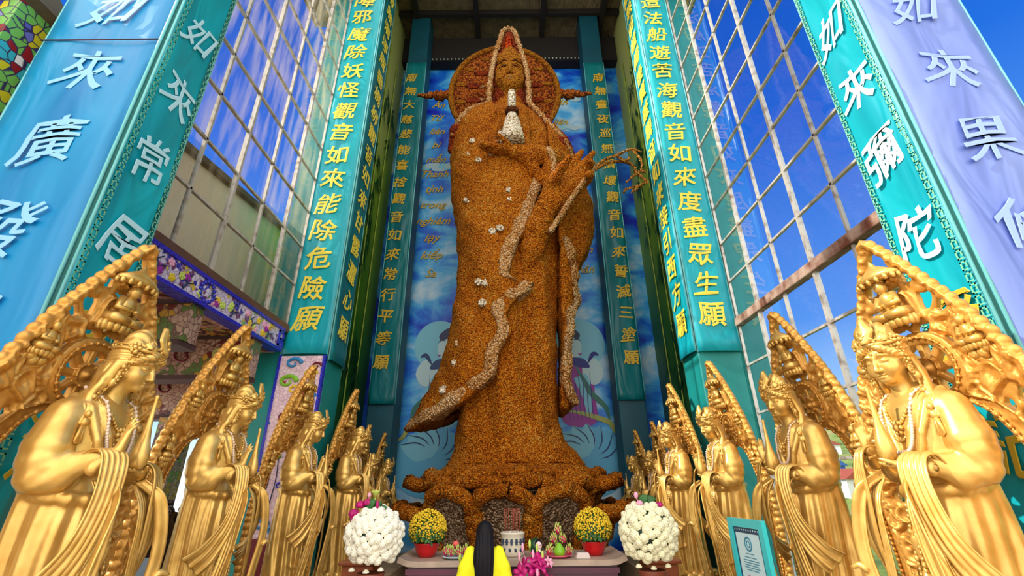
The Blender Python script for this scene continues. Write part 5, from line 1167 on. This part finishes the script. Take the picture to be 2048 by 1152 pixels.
    for k in range(6): mb.box((-.085+.004*k, -.05, .009*k), (.085-.003*k, .06, .009*k+.007), rz=.05*math.sin(k*2))
    mb.build('sheets', 'paper', n)
    g = thing('potted_fern', 'small green leafy plant on the altar beside the long black hair', 'plant', (-.40, 6.62, 1.106)); MB().lathe([(.04, 0), (.055, .08), (.06, .085), (.05, .08)], 16).build('pot', 'terracotta', g)
    mb = MB()
    for k in range(16):
        a = k*2.4; s = spline([(0, 0, .07), (.04*math.cos(a), .04*math.sin(a), .18+.012*k), (.09*math.cos(a), .09*math.sin(a), .22+.012*k)], 7); sd = Vector((-math.sin(a), math.cos(a), 0)); mb.sheet([[Vector(p)+sd*w_*.022*math.sin(.25+2.7*i/6) for w_ in (-1, 0, 1)] for i, p in enumerate(s)], .002)
    mb.build('leaf', 'leaf', g)
make_altar()

# ------------------------------------------------------------------ flowers
def sphere_pts(n): return [((1-(1-2*(i+.5)/n)**2)**.5*math.cos(i*2.39996), (1-(1-2*(i+.5)/n)**2)**.5*math.sin(i*2.39996), 1-2*(i+.5)/n) for i in range(n)]
def pompon(r, mat):
    mb = MB(); mb.ball((0, 0, .1*r), r*.62, 8, sc=(1, 1, .8))
    for ring, (n, rr, z, s) in enumerate(((9, .62, -.05, .40), (7, .42, .30, .36), (4, .18, .52, .30))):
        for k in range(n): a = 2*math.pi*(k+.5*ring)/n; mb.ball((rr*r*math.cos(a), rr*r*math.sin(a), z*r), s*r, 5, sc=(1, 1, .8))
    me = mb.mesh('blossom'); me.materials.append(MATS[mat]); return me
def white_ball(x, y, zc, rad, lab, seed, petal):
    t = thing('white_chrysanthemum_ball', lab, 'flower arrangement', (x, y, 0)); rnd = random.Random(seed)
    MB().lathe([(.15, 0), (.16, .02), (.12, .08), (.10, .3), (.085, .6), (.095, .85), (.14, .98), (.155, 1.03), (.15, 1.04), (.12, 1.0)], 24).build('vase', 'terracotta', t)
    MB().ball((0, 0, zc), rad*.90, 20).build('foliage', 'leaf_dark', t)
    me = pompon(.052, petal); pts = []
    for i, (a, b, c) in enumerate(sphere_pts(205)):
        v = Vector((a+rnd.uniform(-.05, .05), b+rnd.uniform(-.05, .05), c+rnd.uniform(-.05, .05))).normalized()
        if c < -.82 or (c < .1 and rnd.random() < .10): continue
        pts.append((v, rnd.uniform(.82, 1.22)))
    pts.sort(key=lambda q: q[0].y-0.15*q[0].z); rest = MB()
    for i, (v, s) in enumerate(pts):
        q = v.to_track_quat('Z', 'Y'); loc = Vector((0, 0, zc))+v*rad*(.93+.05*math.sin(i*3.1))
        if i < 100:
            o = link('blossom', me, t); o.location = loc; o.rotation_euler = q.to_euler(); o.scale = (s,)*3
        else:
            M = Matrix.Translation(loc) @ q.to_matrix().to_4x4() @ Matrix.Scale(s, 4); rest.add([M @ vv.co for vv in me.vertices], [tuple(p.vertices) for p in me.polygons], 0, True)
    o = rest.build('blossoms_behind', petal, t); o['kind'] = 'stuff'
    for k in range(3): b = link('hanging_blossom', me, t); b.location = (rad*(-.55+.5*k), -rad*.45, zc-rad*(.98+.06*(k % 2))); b.scale = (.7,)*3
    return t
def leafy(t, base, tip, w, mat, name='leaf'):
    b, p = Vector(base), Vector(tip); d = p-b; s = d.cross(Vector((0, -1, .3))).normalized(); mid = (b+p)/2+Vector((0, -.02, .03)); P = spline([b, mid, p], 9)
    MB().sheet([[Vector(c)+s*u*w*math.sin(.12+2.95*i/8) for u in (-1, -.5, 0, .5, 1)] for i, c in enumerate(P)], .003).build(name, mat, t)
def rose(t, c, r, mat, name='pink_bloom'):
    mb = MB(); c = Vector(c)
    for ring, (n, rr, z, s) in enumerate(((6, .55, -.1, .62), (5, .32, .15, .55), (3, .12, .35, .42))):
        for k in range(n): a = 2*math.pi*(k+.5*ring)/n; mb.ball(c+Vector((rr*r*math.cos(a), rr*r*math.sin(a)*.8, z*r)), s*r, 7, sc=(1, .9, 1.1))
    mb.build(name, mat, t)
def make_flowers():
    L = white_ball(-1.62, 5.95, 1.392, .317, 'ball of white chrysanthemums left of the altar, with magenta blooms on top', 1, 'petal_white')
    for c, r in (((-.20, 0, 1.73), .052), ((-.115, -.02, 1.755), .048), ((-.26, -.02, 1.64), .058), ((-.235, -.06, 1.58), .045)): rose(L, c, r, 'petal_magenta')
    MB().ball((.02, -.08, 1.73), .028, 8, sc=(.8, .8, 1.6)).tube([(.02, -.06, 1.6), (.02, -.08, 1.70)], .006, 5).build('lotus_bud', 'petal_magenta', L); MB().ball((-.115, .02, 1.83), .024, 8, sc=(1, 1, 1.3)).build('lotus_bud', 'petal_pink', L)
    MB().lathe([(.005, 0), (.02, .03), (.05, .06), (.055, .075), (.05, .08), (.01, .078)], 14, (-.05, .05, 1.80)).tube([(-.05, .05, 1.6), (-.05, .05, 1.80)], .007, 5).build('lotus_pod', 'bud_green', L)
    for a, b in (((-.10, 0, 1.62), (.06, -.02, 1.76)), ((-.05, 0, 1.62), (.12, .0, 1.70)), ((-.12, -.03, 1.62), (-.02, -.04, 1.78)), ((-.15, 0, 1.60), (-.06, .03, 1.80))): leafy(L, a, b, .045, 'leaf')
    Q = white_ball(1.54, 5.95, 1.405, .322, 'ball of creamy white chrysanthemums right of the altar, pink lotus bud on top', 2, 'petal_cream')
    MB().ball((-.09, 0, 1.80), .030, 9, sc=(.9, .9, 1.3)).tube([(-.05, 0, 1.66), (-.09, 0, 1.78)], .006, 5).build('lotus_bud', 'petal_pink', Q); rose(Q, (-.075, -.08, 1.72), .035, 'petal_pink'); rose(Q, (.16, -.05, 1.70), .038, 'petal_magenta')
    for a, b in (((-.07, 0, 1.66), (.04, -.03, 1.80)), ((-.03, 0, 1.68), (.14, -.02, 1.765))): leafy(Q, a, b, .05, 'leaf')
    # yellow chrysanthemums in red bowls on the altar
    def mums(x, lab, seed):
        t = thing('yellow_chrysanthemum_pot', lab, 'potted flowers', (x, 6.62, 1.106)); rnd = random.Random(seed)
        MB().lathe([(.085, 0), (.10, .005), (.135, .07), (.165, .15), (.172, .155), (.165, .16), (.14, .14)], 28).build('pot', 'pot_red', t)
        MB().ball((0, 0, .30), .205, 18, sc=(1.05, 1.05, .88)).build('foliage', 'leaf', t); mb = MB(); lf = MB()
        for i, (a, b, c) in enumerate(sphere_pts(1300)):
            if c < -.62: continue
            pr = 1.0 if c > .05 else .85-.5*abs(c)
            p = Vector((a*1.05, b*1.05, c*.9)).normalized(); r = .222+rnd.uniform(-.014, .014); p = (p+Vector((rnd.uniform(-.09, .09), rnd.uniform(-.09, .09), rnd.uniform(-.09, .09)))).normalized(); a, b, c = p.x/1.05, p.y/1.05, p.z/.9; q = Vector((a*r*1.06, b*r*1.06, .31+c*r*.90))
            if rnd.random() < pr: mb.ball(q, rnd.uniform(.0115, .0165)*(1 if c > -.1 else .8), 5, sc=(1, 1, .8))
            else:
                d = Vector((a, b, c)); s = d.cross(Vector((0, 0, 1))).normalized()*.012; e = Vector((0, 0, -.03))+d*.02; lf.add([q-s, q+e*.5-s*1.2+d*.004, q+e, q+e*.5+s*1.2+d*.004, q+s, q+e*.5-d*.006], [(0, 1, 5), (1, 2, 5), (2, 3, 5), (3, 4, 5), (4, 0, 5), (0, 4, 3, 2, 1)])
        o = mb.build('blossoms', 'petal_yellow', t); o['kind'] = 'stuff'; lf.build('leaves', 'leaf', t)['kind'] = 'stuff'
    mums(-1.12, 'dense yellow chrysanthemums in a red bowl at the left end of the altar', 3); mums(1.01, 'dense yellow chrysanthemums in a red bowl at the right end of the altar', 8)
    # magenta lilies in front of the altar
    def lily(c, d, r, mat, t):
        mb = MB(); d = Vector(d).normalized(); e = d.orthogonal().normalized(); f = d.cross(e)
        for k in range(6):
            a = k*math.pi/3; o = e*math.cos(a)+f*math.sin(a); s = d.cross(o)
            P = spline([Vector(c), Vector(c)+d*r*.55+o*r*.30, Vector(c)+d*r*.75+o*r*.8, Vector(c)+d*r*.5+o*r*1.15], 8); mb.sheet([[Vector(p)+s*u*r*.27*math.sin(.25+2.8*i/7) for u in (-1, 0, 1)] for i, p in enumerate(P)], .003)
        for k in range(4): a = k*1.6; mb.tube([Vector(c)+d*r*.2, Vector(c)+d*r*.8+(e*math.cos(a)+f*math.sin(a))*r*.12], .004, 4)
        mb.build('lily_bloom', mat, t)
    t = thing('lily_bouquet', 'vase of magenta lilies standing in front of the altar', 'flower arrangement', (.19, 5.88, 0)); MB().lathe([(.10, 0), (.12, .02), (.10, .2), (.07, .42), (.085, .55), (.12, .62), (.115, .63), (.08, .56)], 22).build('vase', 'porcelain', t); rnd = random.Random(12)
    for k in range(17):
        a = k*2.4; rr = .03+.14*math.sqrt((k+.5)/17); c = (rr*math.cos(a), rr*math.sin(a)*.7-.03, 1.17-.30*(rr/.16)**2+rnd.uniform(-.05, .05)); lily(c, (c[0]*3+rnd.uniform(-.3, .3), c[1]*3-.3, .5+rnd.uniform(-.3, .2)), .098, 'petal_magenta', t); MB().tube([(0, 0, .55), (c[0]*.5, c[1]*.5, .85), c], .004, 4).build('stem', 'leaf', t)
    for c, m in (((-.10, -.02, 1.28), 'petal_pink'), ((-.02, 0, 1.31), 'bud_green'), ((.06, -.02, 1.27), 'bud_green'), ((-.14, -.06, 1.2), 'petal_pink'), ((.12, -.03, 1.20), 'bud_green'), ((.05, -.18, 1.05), 'petal_pink'), ((.01, -.10, 1.22), 'petal_pink')):
        MB().ball(c, .022, 8, sc=(.75, .75, 2.2)).tube([(c[0]*.6, c[1]*.6, c[2]-.15), (c[0], c[1], c[2]-.03)], .004, 4).build('bud', m, t)
    lily((.17, -.08, 1.13), (.5, -.6, .5), .055, 'petal_pink', t)
    for k in range(10): a = k*2.1; leafy(t, (.05*math.cos(a), .05*math.sin(a)-.03, .75), (.13*math.cos(a), .13*math.sin(a)-.05, 1.0+.05*math.sin(k)), .03, 'leaf')
    t = thing('yellow_lily_bouquet', 'small vase of yellow lily buds at the left elbow of the woman', 'flower arrangement', (-.575, 6.0, 0)); MB().lathe([(.07, 0), (.08, .02), (.06, .3), (.08, .6), (.075, .61), (.05, .55)], 18).build('vase', 'porcelain', t)
    for c in ((-.05, -.02, 1.17), (0, -.06, 1.06), (.05, 0, 1.02), (-.03, .02, 1.0), (.03, -.07, .96)):
        MB().ball(c, .024, 8, sc=(.8, .8, 2.0)).build('bud', 'bud_green', t); MB().tube([(0, 0, .55), (c[0]*.7, c[1]*.7, .85), (c[0], c[1], c[2]-.04)], .004, 4).build('stem', 'leaf', t)
    for k in range(6): a = k*1.1; leafy(t, (0, 0, .7), (.10*math.cos(a), .10*math.sin(a), .98), .022, 'leaf')
    for x, lab, y in ((-2.02, 'dark red-brown wooden stand behind the left white flower ball', 6.95), (1.86, 'red-brown wooden stand behind the right white flower ball', 6.85)):
        t = thing('wooden_stand', lab, 'stand', (x, y, 0)); MB().box((-.20, -.2, .06), (.20, .2, 1.0), bev=.015).build('cabinet', 'wood_red', t); MB().box((-.24, -.24, 1.0), (.24, .24, 1.05), bev=.015).build('top', 'wood_red', t); mb = MB(); mb.prism([(-.12, .15), (.12, .15), (.12, .8), (.07, .9), (-.07, .9), (-.12, .8)], -.215, -.199); mb.build('door_panel', 'terracotta', t)
        for a in (-.18, .13):
            for b in (-.18, .13): MB().box((a, b, 0), (a+.05, b+.05, .07)).build('leg', 'wood_red', t)
make_flowers()

# ------------------------------------------------------------------ the worshipper
def make_woman():
    t = thing('person', 'woman with long black hair and yellow blouse standing before the altar, seen from behind', 'person', (-.335, 5.80, 0))
    V = Vol((-.30, -.22, 0), (.30, .34, 1.56), .011)
    for q in (-1, 1):
        V.tube([(q*.085, 0, .78), (q*.09, .01, .44), (q*.092, -.01, .08)], [.085, .058, .038], .03); V.tube([(q*.092, -.03, .045), (q*.105, .12, .03)], [.04, .03], .02)
        V.tube([(q*.165, 0, 1.24), (q*.215, -.02, 1.02), (q*.09, .20, 1.12), (q*.035, .255, 1.16)], [.046, .040, .032, .024], .02)
    V.loft([(.72, 0, 0, .155, .11), (.86, 0, 0, .165, .115), (1.0, 0, 0, .125, .09), (1.15, 0, 0, .15, .10), (1.25, 0, 0, .15, .08), (1.29, 0, 0, .07, .06)], .03); V.cap((0, 0, 1.24), (0, .015, 1.38), .052, .048, .03)
    V.ball((0, .01, 1.435), (.075, .088, .095), .02); V.ball((0, .045, 1.38), (.055, .055, .055), .03); V.ball((0, .10, 1.42), (.011, .018, .02), .01)
    for q in (-1, 1): V.ball((q*.076, .01, 1.42), (.012, .022, .03), .006); V.dent((q*.028, .092, 1.445), (.014, .01, .008), .006); V.ball((q*.012, .088, 1.378), (.014, .01, .006), .005)
    V.build('body', 'skin', t)
    V = Vol((-.08, .18, 1.05), (.08, .34, 1.36), .0045)
    for q in (-1, 1): hand(V, (q*.018, .245, 1.14), (0, .12, 1), (-q, 0, 0), (0, -1, .1), .165, (.05, .05, .06, .08), (.35, .1), .02)
    V.build('hands', 'skin', t)
    V = Vol((-.36, -.24, .55), (.36, .30, 1.34), .011)
    V.loft([(.56, 0, .0, .225, .165), (.75, 0, 0, .205, .15), (.95, 0, 0, .165, .125), (1.12, 0, 0, .178, .125), (1.23, 0, 0, .165, .10), (1.295, 0, 0, .075, .066)], .0)
    for q in (-1, 1): V.tube([(q*.155, 0, 1.245), (q*.205, -.015, 1.10), (q*.222, .0, 1.0)], [.062, .072, .086], .03)
    V.mod(lambda x, y, z: .008*np.sin(np.arctan2(x, y)*11+z*4)*sstep(1.15, .8, z)); V.build('blouse', 'blouse_yellow', t)
    V = Vol((-.24, -.16, .06), (.24, .18, .95), .012)
    for q in (-1, 1): V.tube([(q*.085, 0, .82), (q*.095, .0, .45), (q*.10, -.005, .09)], [.10, .085, .085], .02)
    V.build('trousers', 'trousers_dark', t)
    for q in (-1, 1): MB().ball((q*.10, .04, .035), .06, 12, sc=(.75, 1.9, .6)).build('shoe', 'shoe', t)
    V = Vol((-.18, -.22, .88), (.18, .16, 1.58), .0075); V.ball((0, -.0, 1.452), (.092, .098, .106)); V.dent((0, .12, 1.40), (.064, .08, .09), .01)
    V.loft([(.90, .012, -.145, .05, .02), (.97, .008, -.15, .085, .03), (1.15, 0, -.15, .108, .042), (1.28, 0, -.12, .108, .055), (1.38, 0, -.05, .100, .075), (1.46, 0, -.01, .092, .085)], .03)
    V.mod(lambda x, y, z: .0028*np.sin(x*170+1.5*np.sin(z*9))*sstep(1.5, 1.4, z)); V.build('hair', 'hair_black', t)
make_woman()

# ------------------------------------------------------------------ framed certificate
def make_cert():
    t = thing('framed_certificate', 'turquoise framed certificate on an easel before the right row of figures', 'certificate', (2.22, 4.92, 0), R(-86))
    w, z0, z1 = .31, .98, 1.60; mb = MB()
    mb.box((-w, -.02, z0), (-w+.075, .02, z1)).box((w-.075, -.02, z0), (w, .02, z1)).box((-w+.07, -.02, z1-.075), (w-.07, .02, z1)).box((-w+.07, -.02, z0), (w-.07, .02, z0+.075)); mb.build('frame', 'frame_cyan', t)
    MB().box((-w+.07, -.006, z0+.07), (w-.07, .012, z1-.07)).build('mount', 'cert_navy', t); MB().box((-w+.11, -.010, z0+.09), (w-.11, -.005, z1-.125)).build('sheet', 'cert_paper', t)
    mb = MB(); mb.tube([(.055*math.cos(a), -.011, z1-.215+.055*math.sin(a)) for a in np.linspace(0, 6.2832, 33)], .009, 6, cap=False, flat=.5); mb.tube([(.026*math.cos(a), -.011, z1-.215+.026*math.sin(a)) for a in np.linspace(0, 6.2832, 25)], .006, 6, cap=False, flat=.5); mb.build('seal', 'cert_blue', t)
    mb = MB()
    for k, (a, z) in enumerate(((.07, z1-.30), (.10, z1-.33), (.13, z1-.355), (.13, z1-.375), (.12, z1-.395), (.13, z1-.415), (.10, z1-.435))): mb.box((-a, -.012, z), (a, -.009, z+.007))
    mb.build('printed_lines', 'cert_blue', t); MB().ball((-.08, -.011, z0+.13), .018, 8, sc=(1.4, .2, .8)).build('stamp', 'cert_pink', t)
    mb = MB()
    for k in range(11): mb.ball((-w+.11+k*.04, -.008, z1-.097), .008, 6, sc=(1, .4, 1))
    mb.build('mount_ornament', 'cert_paper', t)
    for q in (-1, 1): MB().tube([(q*.22, .05, z0+.3), (q*.26, -.02, z0-.01), (q*.30, -.03, 0)], .016, 7).build('easel_leg', 'wood_red', t)
    MB().tube([(0, .03, z0+.4), (0, .30, 0)], .016, 7).build('easel_leg', 'wood_red', t); MB().box((-.3, -.05, z0-.03), (.3, .03, z0), bev=.005).build('easel_shelf', 'wood_red', t)
make_cert()
# ------------------------------------------------------------------ printed figures and words on the blue back wall, bamboo prints, bulbs, landscape
def make_mural():
    Y = 14.615
    def disc(name, cx, cz, r, m, t, k=0, sx=1.0): MB().prism([(cx+r*sx*math.cos(a), cz+r*math.sin(a)) for a in np.linspace(0, 2*math.pi, 41)[:-1]], -.012-.004*k, -.002).build(name, m, t)
    def poly(name, pts, m, t, k=0, n=40):
        P = spline(list(pts)+[pts[0]], n)[:-1]; MB().prism([tuple(p) for p in P], -.012-.004*k, -.002).build(name, m, t)
    def rib(name, pts, w, m, t, k=0):
        P = spline(pts, 24); T = np.gradient(P, axis=0); N = np.stack([-T[:, 1], T[:, 0]], 1); N /= np.linalg.norm(N, axis=1, keepdims=True)+1e-9; ww = w*np.sin(np.linspace(.25, 2.9, 24))[:, None]; A, B = P+N*ww, P-N*ww; mb = MB()
        for i in range(23): mb.add([(A[i][0], -.012-.004*k, A[i][1]), (A[i+1][0], -.012-.004*k, A[i+1][1]), (B[i+1][0], -.012-.004*k, B[i+1][1]), (B[i][0], -.012-.004*k, B[i][1])], [(3, 2, 1, 0)])
        mb.build(name, m, t)
    def lotus(cx, cz, s, t):
        for i, a in enumerate((-1.25, 1.25, -.85, .85, -.42, .42, 0)):
            d = np.array((math.sin(a), math.cos(a)*.8+.1)); nrm = np.array((d[1], -d[0])); tip = np.array((cx, cz))+d*s*1.0; b = np.array((cx, cz))
            pts = [tuple(b), tuple(b+d*s*.45+nrm*s*.26), tuple(tip), tuple(b+d*s*.45-nrm*s*.26)]; poly('lotus_petal', pts, 'mural_lotus' if i % 2 else 'mural_halo', t, k=1+i*.4); rib('petal_line', [tuple(b+d*s*.3+nrm*s*.2), tuple(b+d*s*.6+nrm*s*.2), tuple(tip)], .022, 'mural_line', t, k=4+i*.3)
        disc('water_glow', cx, cz-.15*s, s*.95, 'mural_lotus', t, 0, 1.25)
    def attendant(lab, cx, s, m):
        t = thing('painted_attendant', lab, 'painted figure', (0, Y, 0)); f = lambda pts: [(cx+s*x, z) for x, z in pts]
        disc('halo', cx+s*.10, 6.25, .86, 'mural_halo', t, 0, .95); disc('face', cx-s*.22, 6.15, .42, 'mural_skin', t, 1, .85); poly('hair', f([(-.62, 6.3), (-.5, 6.75), (-.2, 6.85), (.1, 6.6), (.02, 6.42), (-.3, 6.5)]), 'mural_hair', t, 2); rib('brow', f([(-.12, 6.40), (.02, 6.42), (.14, 6.34)]), .02, 'mural_hair', t, 3); rib('lips', f([(.0, 5.92), (.08, 5.90), (.13, 5.94)]), .025, 'mural_purple', t, 3)
        poly('robe', f([(-.5, 5.75), (.05, 5.7), (.42, 5.2), (.45, 4.6), (.40, 3.7), (-.55, 3.7), (-.65, 4.6)]), m[0], t, 1); poly('sleeve', f([(.1, 5.6), (.55, 5.75), (.80, 5.3), (.55, 4.9), (.15, 5.05)]), 'mural_skin', t, 2); poly('collar', f([(-.4, 5.8), (.15, 5.75), (.35, 5.45), (-.1, 5.5)]), m[1], t, 3)
        poly('sash', f([(-.2, 5.1), (.25, 5.2), (.35, 4.3), (.2, 3.9), (.05, 4.5)]), 'mural_halo', t, 3)
        rib('ribbon', f([(-.1, 5.5), (.15, 5.0), (.35, 4.6), (.75, 4.2), (.85, 3.8)]), .09, 'mural_green', t, 4); rib('ribbon', f([(-.5, 4.1), (0, 4.0), (.5, 3.85), (.85, 3.7), (1.05, 3.35), (1.35, 3.15)]), .08, 'mural_yellow', t, 4); rib('ribbon', f([(.3, 5.6), (.5, 5.9), (.68, 5.85)]), .07, m[1], t, 4)
        for k in range(7): rib('outline', f([(-.45+.13*k, 5.3-.1*(k % 3)), (-.38+.12*k, 4.8), (-.44+.13*k, 4.2), (-.36+.12*k, 3.75)]), .014, 'mural_line' if k % 2 else m[1], t, 5)
        lotus(cx+s*.12, 2.75, 1.05, t)
    attendant('painted attendant with pale halo and purple robe on the mural right of the statue', 2.15, 1, ('mural_purple', 'mural_deep')); attendant('painted attendant with pale halo and clasped hands on the mural left of the statue', -2.35, -1, ('mural_halo', 'mural_line'))
    for lab, words, x0, x1, z, st in (('column of golden cursive words on the mural left of the statue', ['Ân', 'Từ', 'liên', 'bi', 'mẫn', 'Thanh', 'tịnh', 'trong', 'nghiêm', 'lạy', 'kiếp', 'Sa'], -3.05, -2.88, 16.9, .723), ('pair of golden cursive words on the mural beside the raised hand', ['quán', 'liên'], 2.05, 2.1, 17.0, 1.1), ('two golden cursive words on the mural under the raised sleeve', ['nhơn', 'Thân'], 2.5, 2.55, 9.85, .8)):
        t = thing('mural_inscription', lab, 'inscription', (0, Y, 0))
        for i, w in enumerate(words):
            V, F = glyph(w, .44, .42, .006); V = V-np.array([(V[:, 0].min()+V[:, 0].max())/2, .18, 0]); cx = x0+(x1-x0)*i/max(1, len(words)-1); MB().add([(cx+a, -.03-c*.4, z-i*st+b) for a, b, c in V], F).build('word', 'letter_deep_gold', t)
    # drifting clouds of the print
    for lab, cx, cz, s in (('pale painted cloud left of the statue beside its chest', -2.7, 13.6, .75), ('pale painted cloud right of the statue below the halo', 2.2, 15.6, .55), ('pale painted cloud right of the halo', 2.3, 17.2, .6)):
        t = thing('painted_cloud', lab, 'painted cloud', (0, Y, 0))
        for k in range(6): poly('cloud_puff', [(cx+s*(-.9+.35*k)+s*.42*math.cos(a)*(1+.15*math.sin(a*3+k)), cz+s*.12*math.sin(k*2.2)+s*.20*math.sin(a)*(1+.2*math.sin(a*2+k))) for a in np.linspace(0, 2*math.pi, 10)[:-1]], 'mural_cloud' if k % 3 else 'mural_halo', t, k=.3*k)
make_mural()

def make_bamboo():
    for q, lab in ((-1, 'dark bamboo leaves printed on the green left side wall of the niche'), (1, 'dark bamboo leaves printed on the green right side wall of the niche')):
        t = thing('bamboo_spray', lab, 'bamboo', (q*4.66, 12.9, 3)); rnd = random.Random(4+q)
        for y, lean in ((-.75, .15), (-.25, -.1), (.5, .1)):
            pts = [(0, y+lean*z/14, z) for z in np.linspace(0, 15, 16)]; MB().tube(pts, .022, 6, flat=1).build('cane', 'bamboo_cane', t)
        for k in range(26):
            y0, z0 = rnd.uniform(-1.0, .9), rnd.uniform(.8, 13.5); mb = MB()
            for j in range(11):
                a = rnd.uniform(-2.4, -.7); L = rnd.uniform(.35, .75); y1, z1 = y0+rnd.uniform(-.18, .18), z0+rnd.uniform(-.4, .4); d = np.array((math.cos(a), math.sin(a))); n = np.array((-d[1], d[0]))*L*.075; x = q*(.04-.006*j)
                P = [(y1, z1), (y1+d[0]*L*.35+n[0], z1+d[1]*L*.35+n[1]), (y1+d[0]*L, z1+d[1]*L), (y1+d[0]*L*.35-n[0], z1+d[1]*L*.35-n[1])]; mb.prism(P, min(x, x-q*.004), max(x, x-q*.004), axis='x')
            mb.build('leaf_cluster', 'bamboo_leaf', t)
make_bamboo()

def make_bulbs():
    t = thing('string_lights', 'string of tiny pale bulbs along the dark beam above the mural', 'string lights', (0, 14.08, 18.98)); MB().tube([(-3.6+7.2*i/40, .0, .02*math.cos(i*.6)) for i in range(41)], .012, 5).build('wire', 'beam_dark', t)
    b = MB().ball((0, 0, 0), .035, 6).mesh('bulb'); b.materials.append(MATS['bulb'])
    for i in range(44):
        x = -3.5+7*i/43
        if abs(x) < .9: continue
        o = link('bulb', b, t); o.location = (x, -.03, -.03)
make_bulbs()

def make_land():
    nx, ny = 60, 70; vs = []; rnd = np.random.RandomState(2)
    def hz(x, y):
        d = math.hypot(x-5, y*.6); f = min(1, max(0, (d-9)/75)); return -3.2+f*14+1.2*math.sin(x*.11+y*.07)*f+.5*math.sin(x*.35-y*.22)*f+(.5*math.floor(d/4) % 1)*.0
    for i in range(nx):
        for j in range(ny): x = 5.9+(i/(nx-1))**1.6*150; y = -40+j/(ny-1)*220; vs.append((x, y, hz(x, y)))
    mb = MB(); mb.add(vs, [(i*ny+j, (i+1)*ny+j, (i+1)*ny+j+1, i*ny+j+1) for i in range(nx-1) for j in range(ny-1)], 0, True); o = mb.build('ground_hillside', 'grass', None); o['kind'] = 'structure'
    r = random.Random(21)
    spots = [(34, 56, 'house_white', 'house_blue', 'small white house with blue roof on the hillside, lowest through the right glass'), (40, 62, 'house_white', 'house_red', 'white house with red roof halfway up the hillside behind the right glass'), (52, 66, 'house_blue', 'house_white', 'blue shed with pale roof on the upper hillside behind the right glass'), (27, 40, 'house_white', 'house_red', 'near white house with red roof seen low through the right glass'), (60, 84, 'house_white', 'house_red', 'far white house with red roof near the top of the hillside'), (30, 47, 'house_blue', 'house_blue', 'blue hut on the lower hillside behind the right glass')]
    for x, y, a, b, lab in spots:
        t = thing('house', lab, 'house', (x, y, hz(x, y)-.3), r.uniform(-.5, .5)); w, d, h = r.uniform(1.0, 1.6), r.uniform(.9, 1.2), r.uniform(1.3, 1.8); MB().box((-w, -d, 0), (w, d, h)).build('wall', a, t); MB().prism([(-w-.2, h), (w+.2, h), (0, h+.8)], -d-.2, d+.2).build('roof', b, t)
        MB().box((-w*.5, -d-.03, h*.4), (-w*.1, -d+.02, h*.8)).build('window', 'cert_navy', t); MB().box((w*.2, -d-.03, 0), (w*.55, -d+.02, h*.75)).build('door', 'wood_red', t)
    bs = [(10, 12.5), (9.5, 16), (13.5, 18.2), (18.2, 21), (19.5, 29), (26, 33), (24, 39), (33, 46), (30, 50), (11, 20), (14, 24), (21, 26)]
    for i, (x, y) in enumerate(bs):
        s = r.uniform(.5, 1.0); t = thing('bush', 'round green bush growing on the hillside behind the right glass', 'bush', (x, y, hz(x, y)-.1), group='bushes on the hillside'); mb = MB()
        for k in range(14): mb.ball((r.uniform(-.7, .7)*s, r.uniform(-.7, .7)*s, r.uniform(.3, 1.2)*s), r.uniform(.35, .6)*s, 7)
        mb.build('foliage', 'bush', t); MB().tube([(0, 0, -.1), (0, 0, .6*s)], .09*s, 6).build('trunk', 'wood_red', t)
make_land()
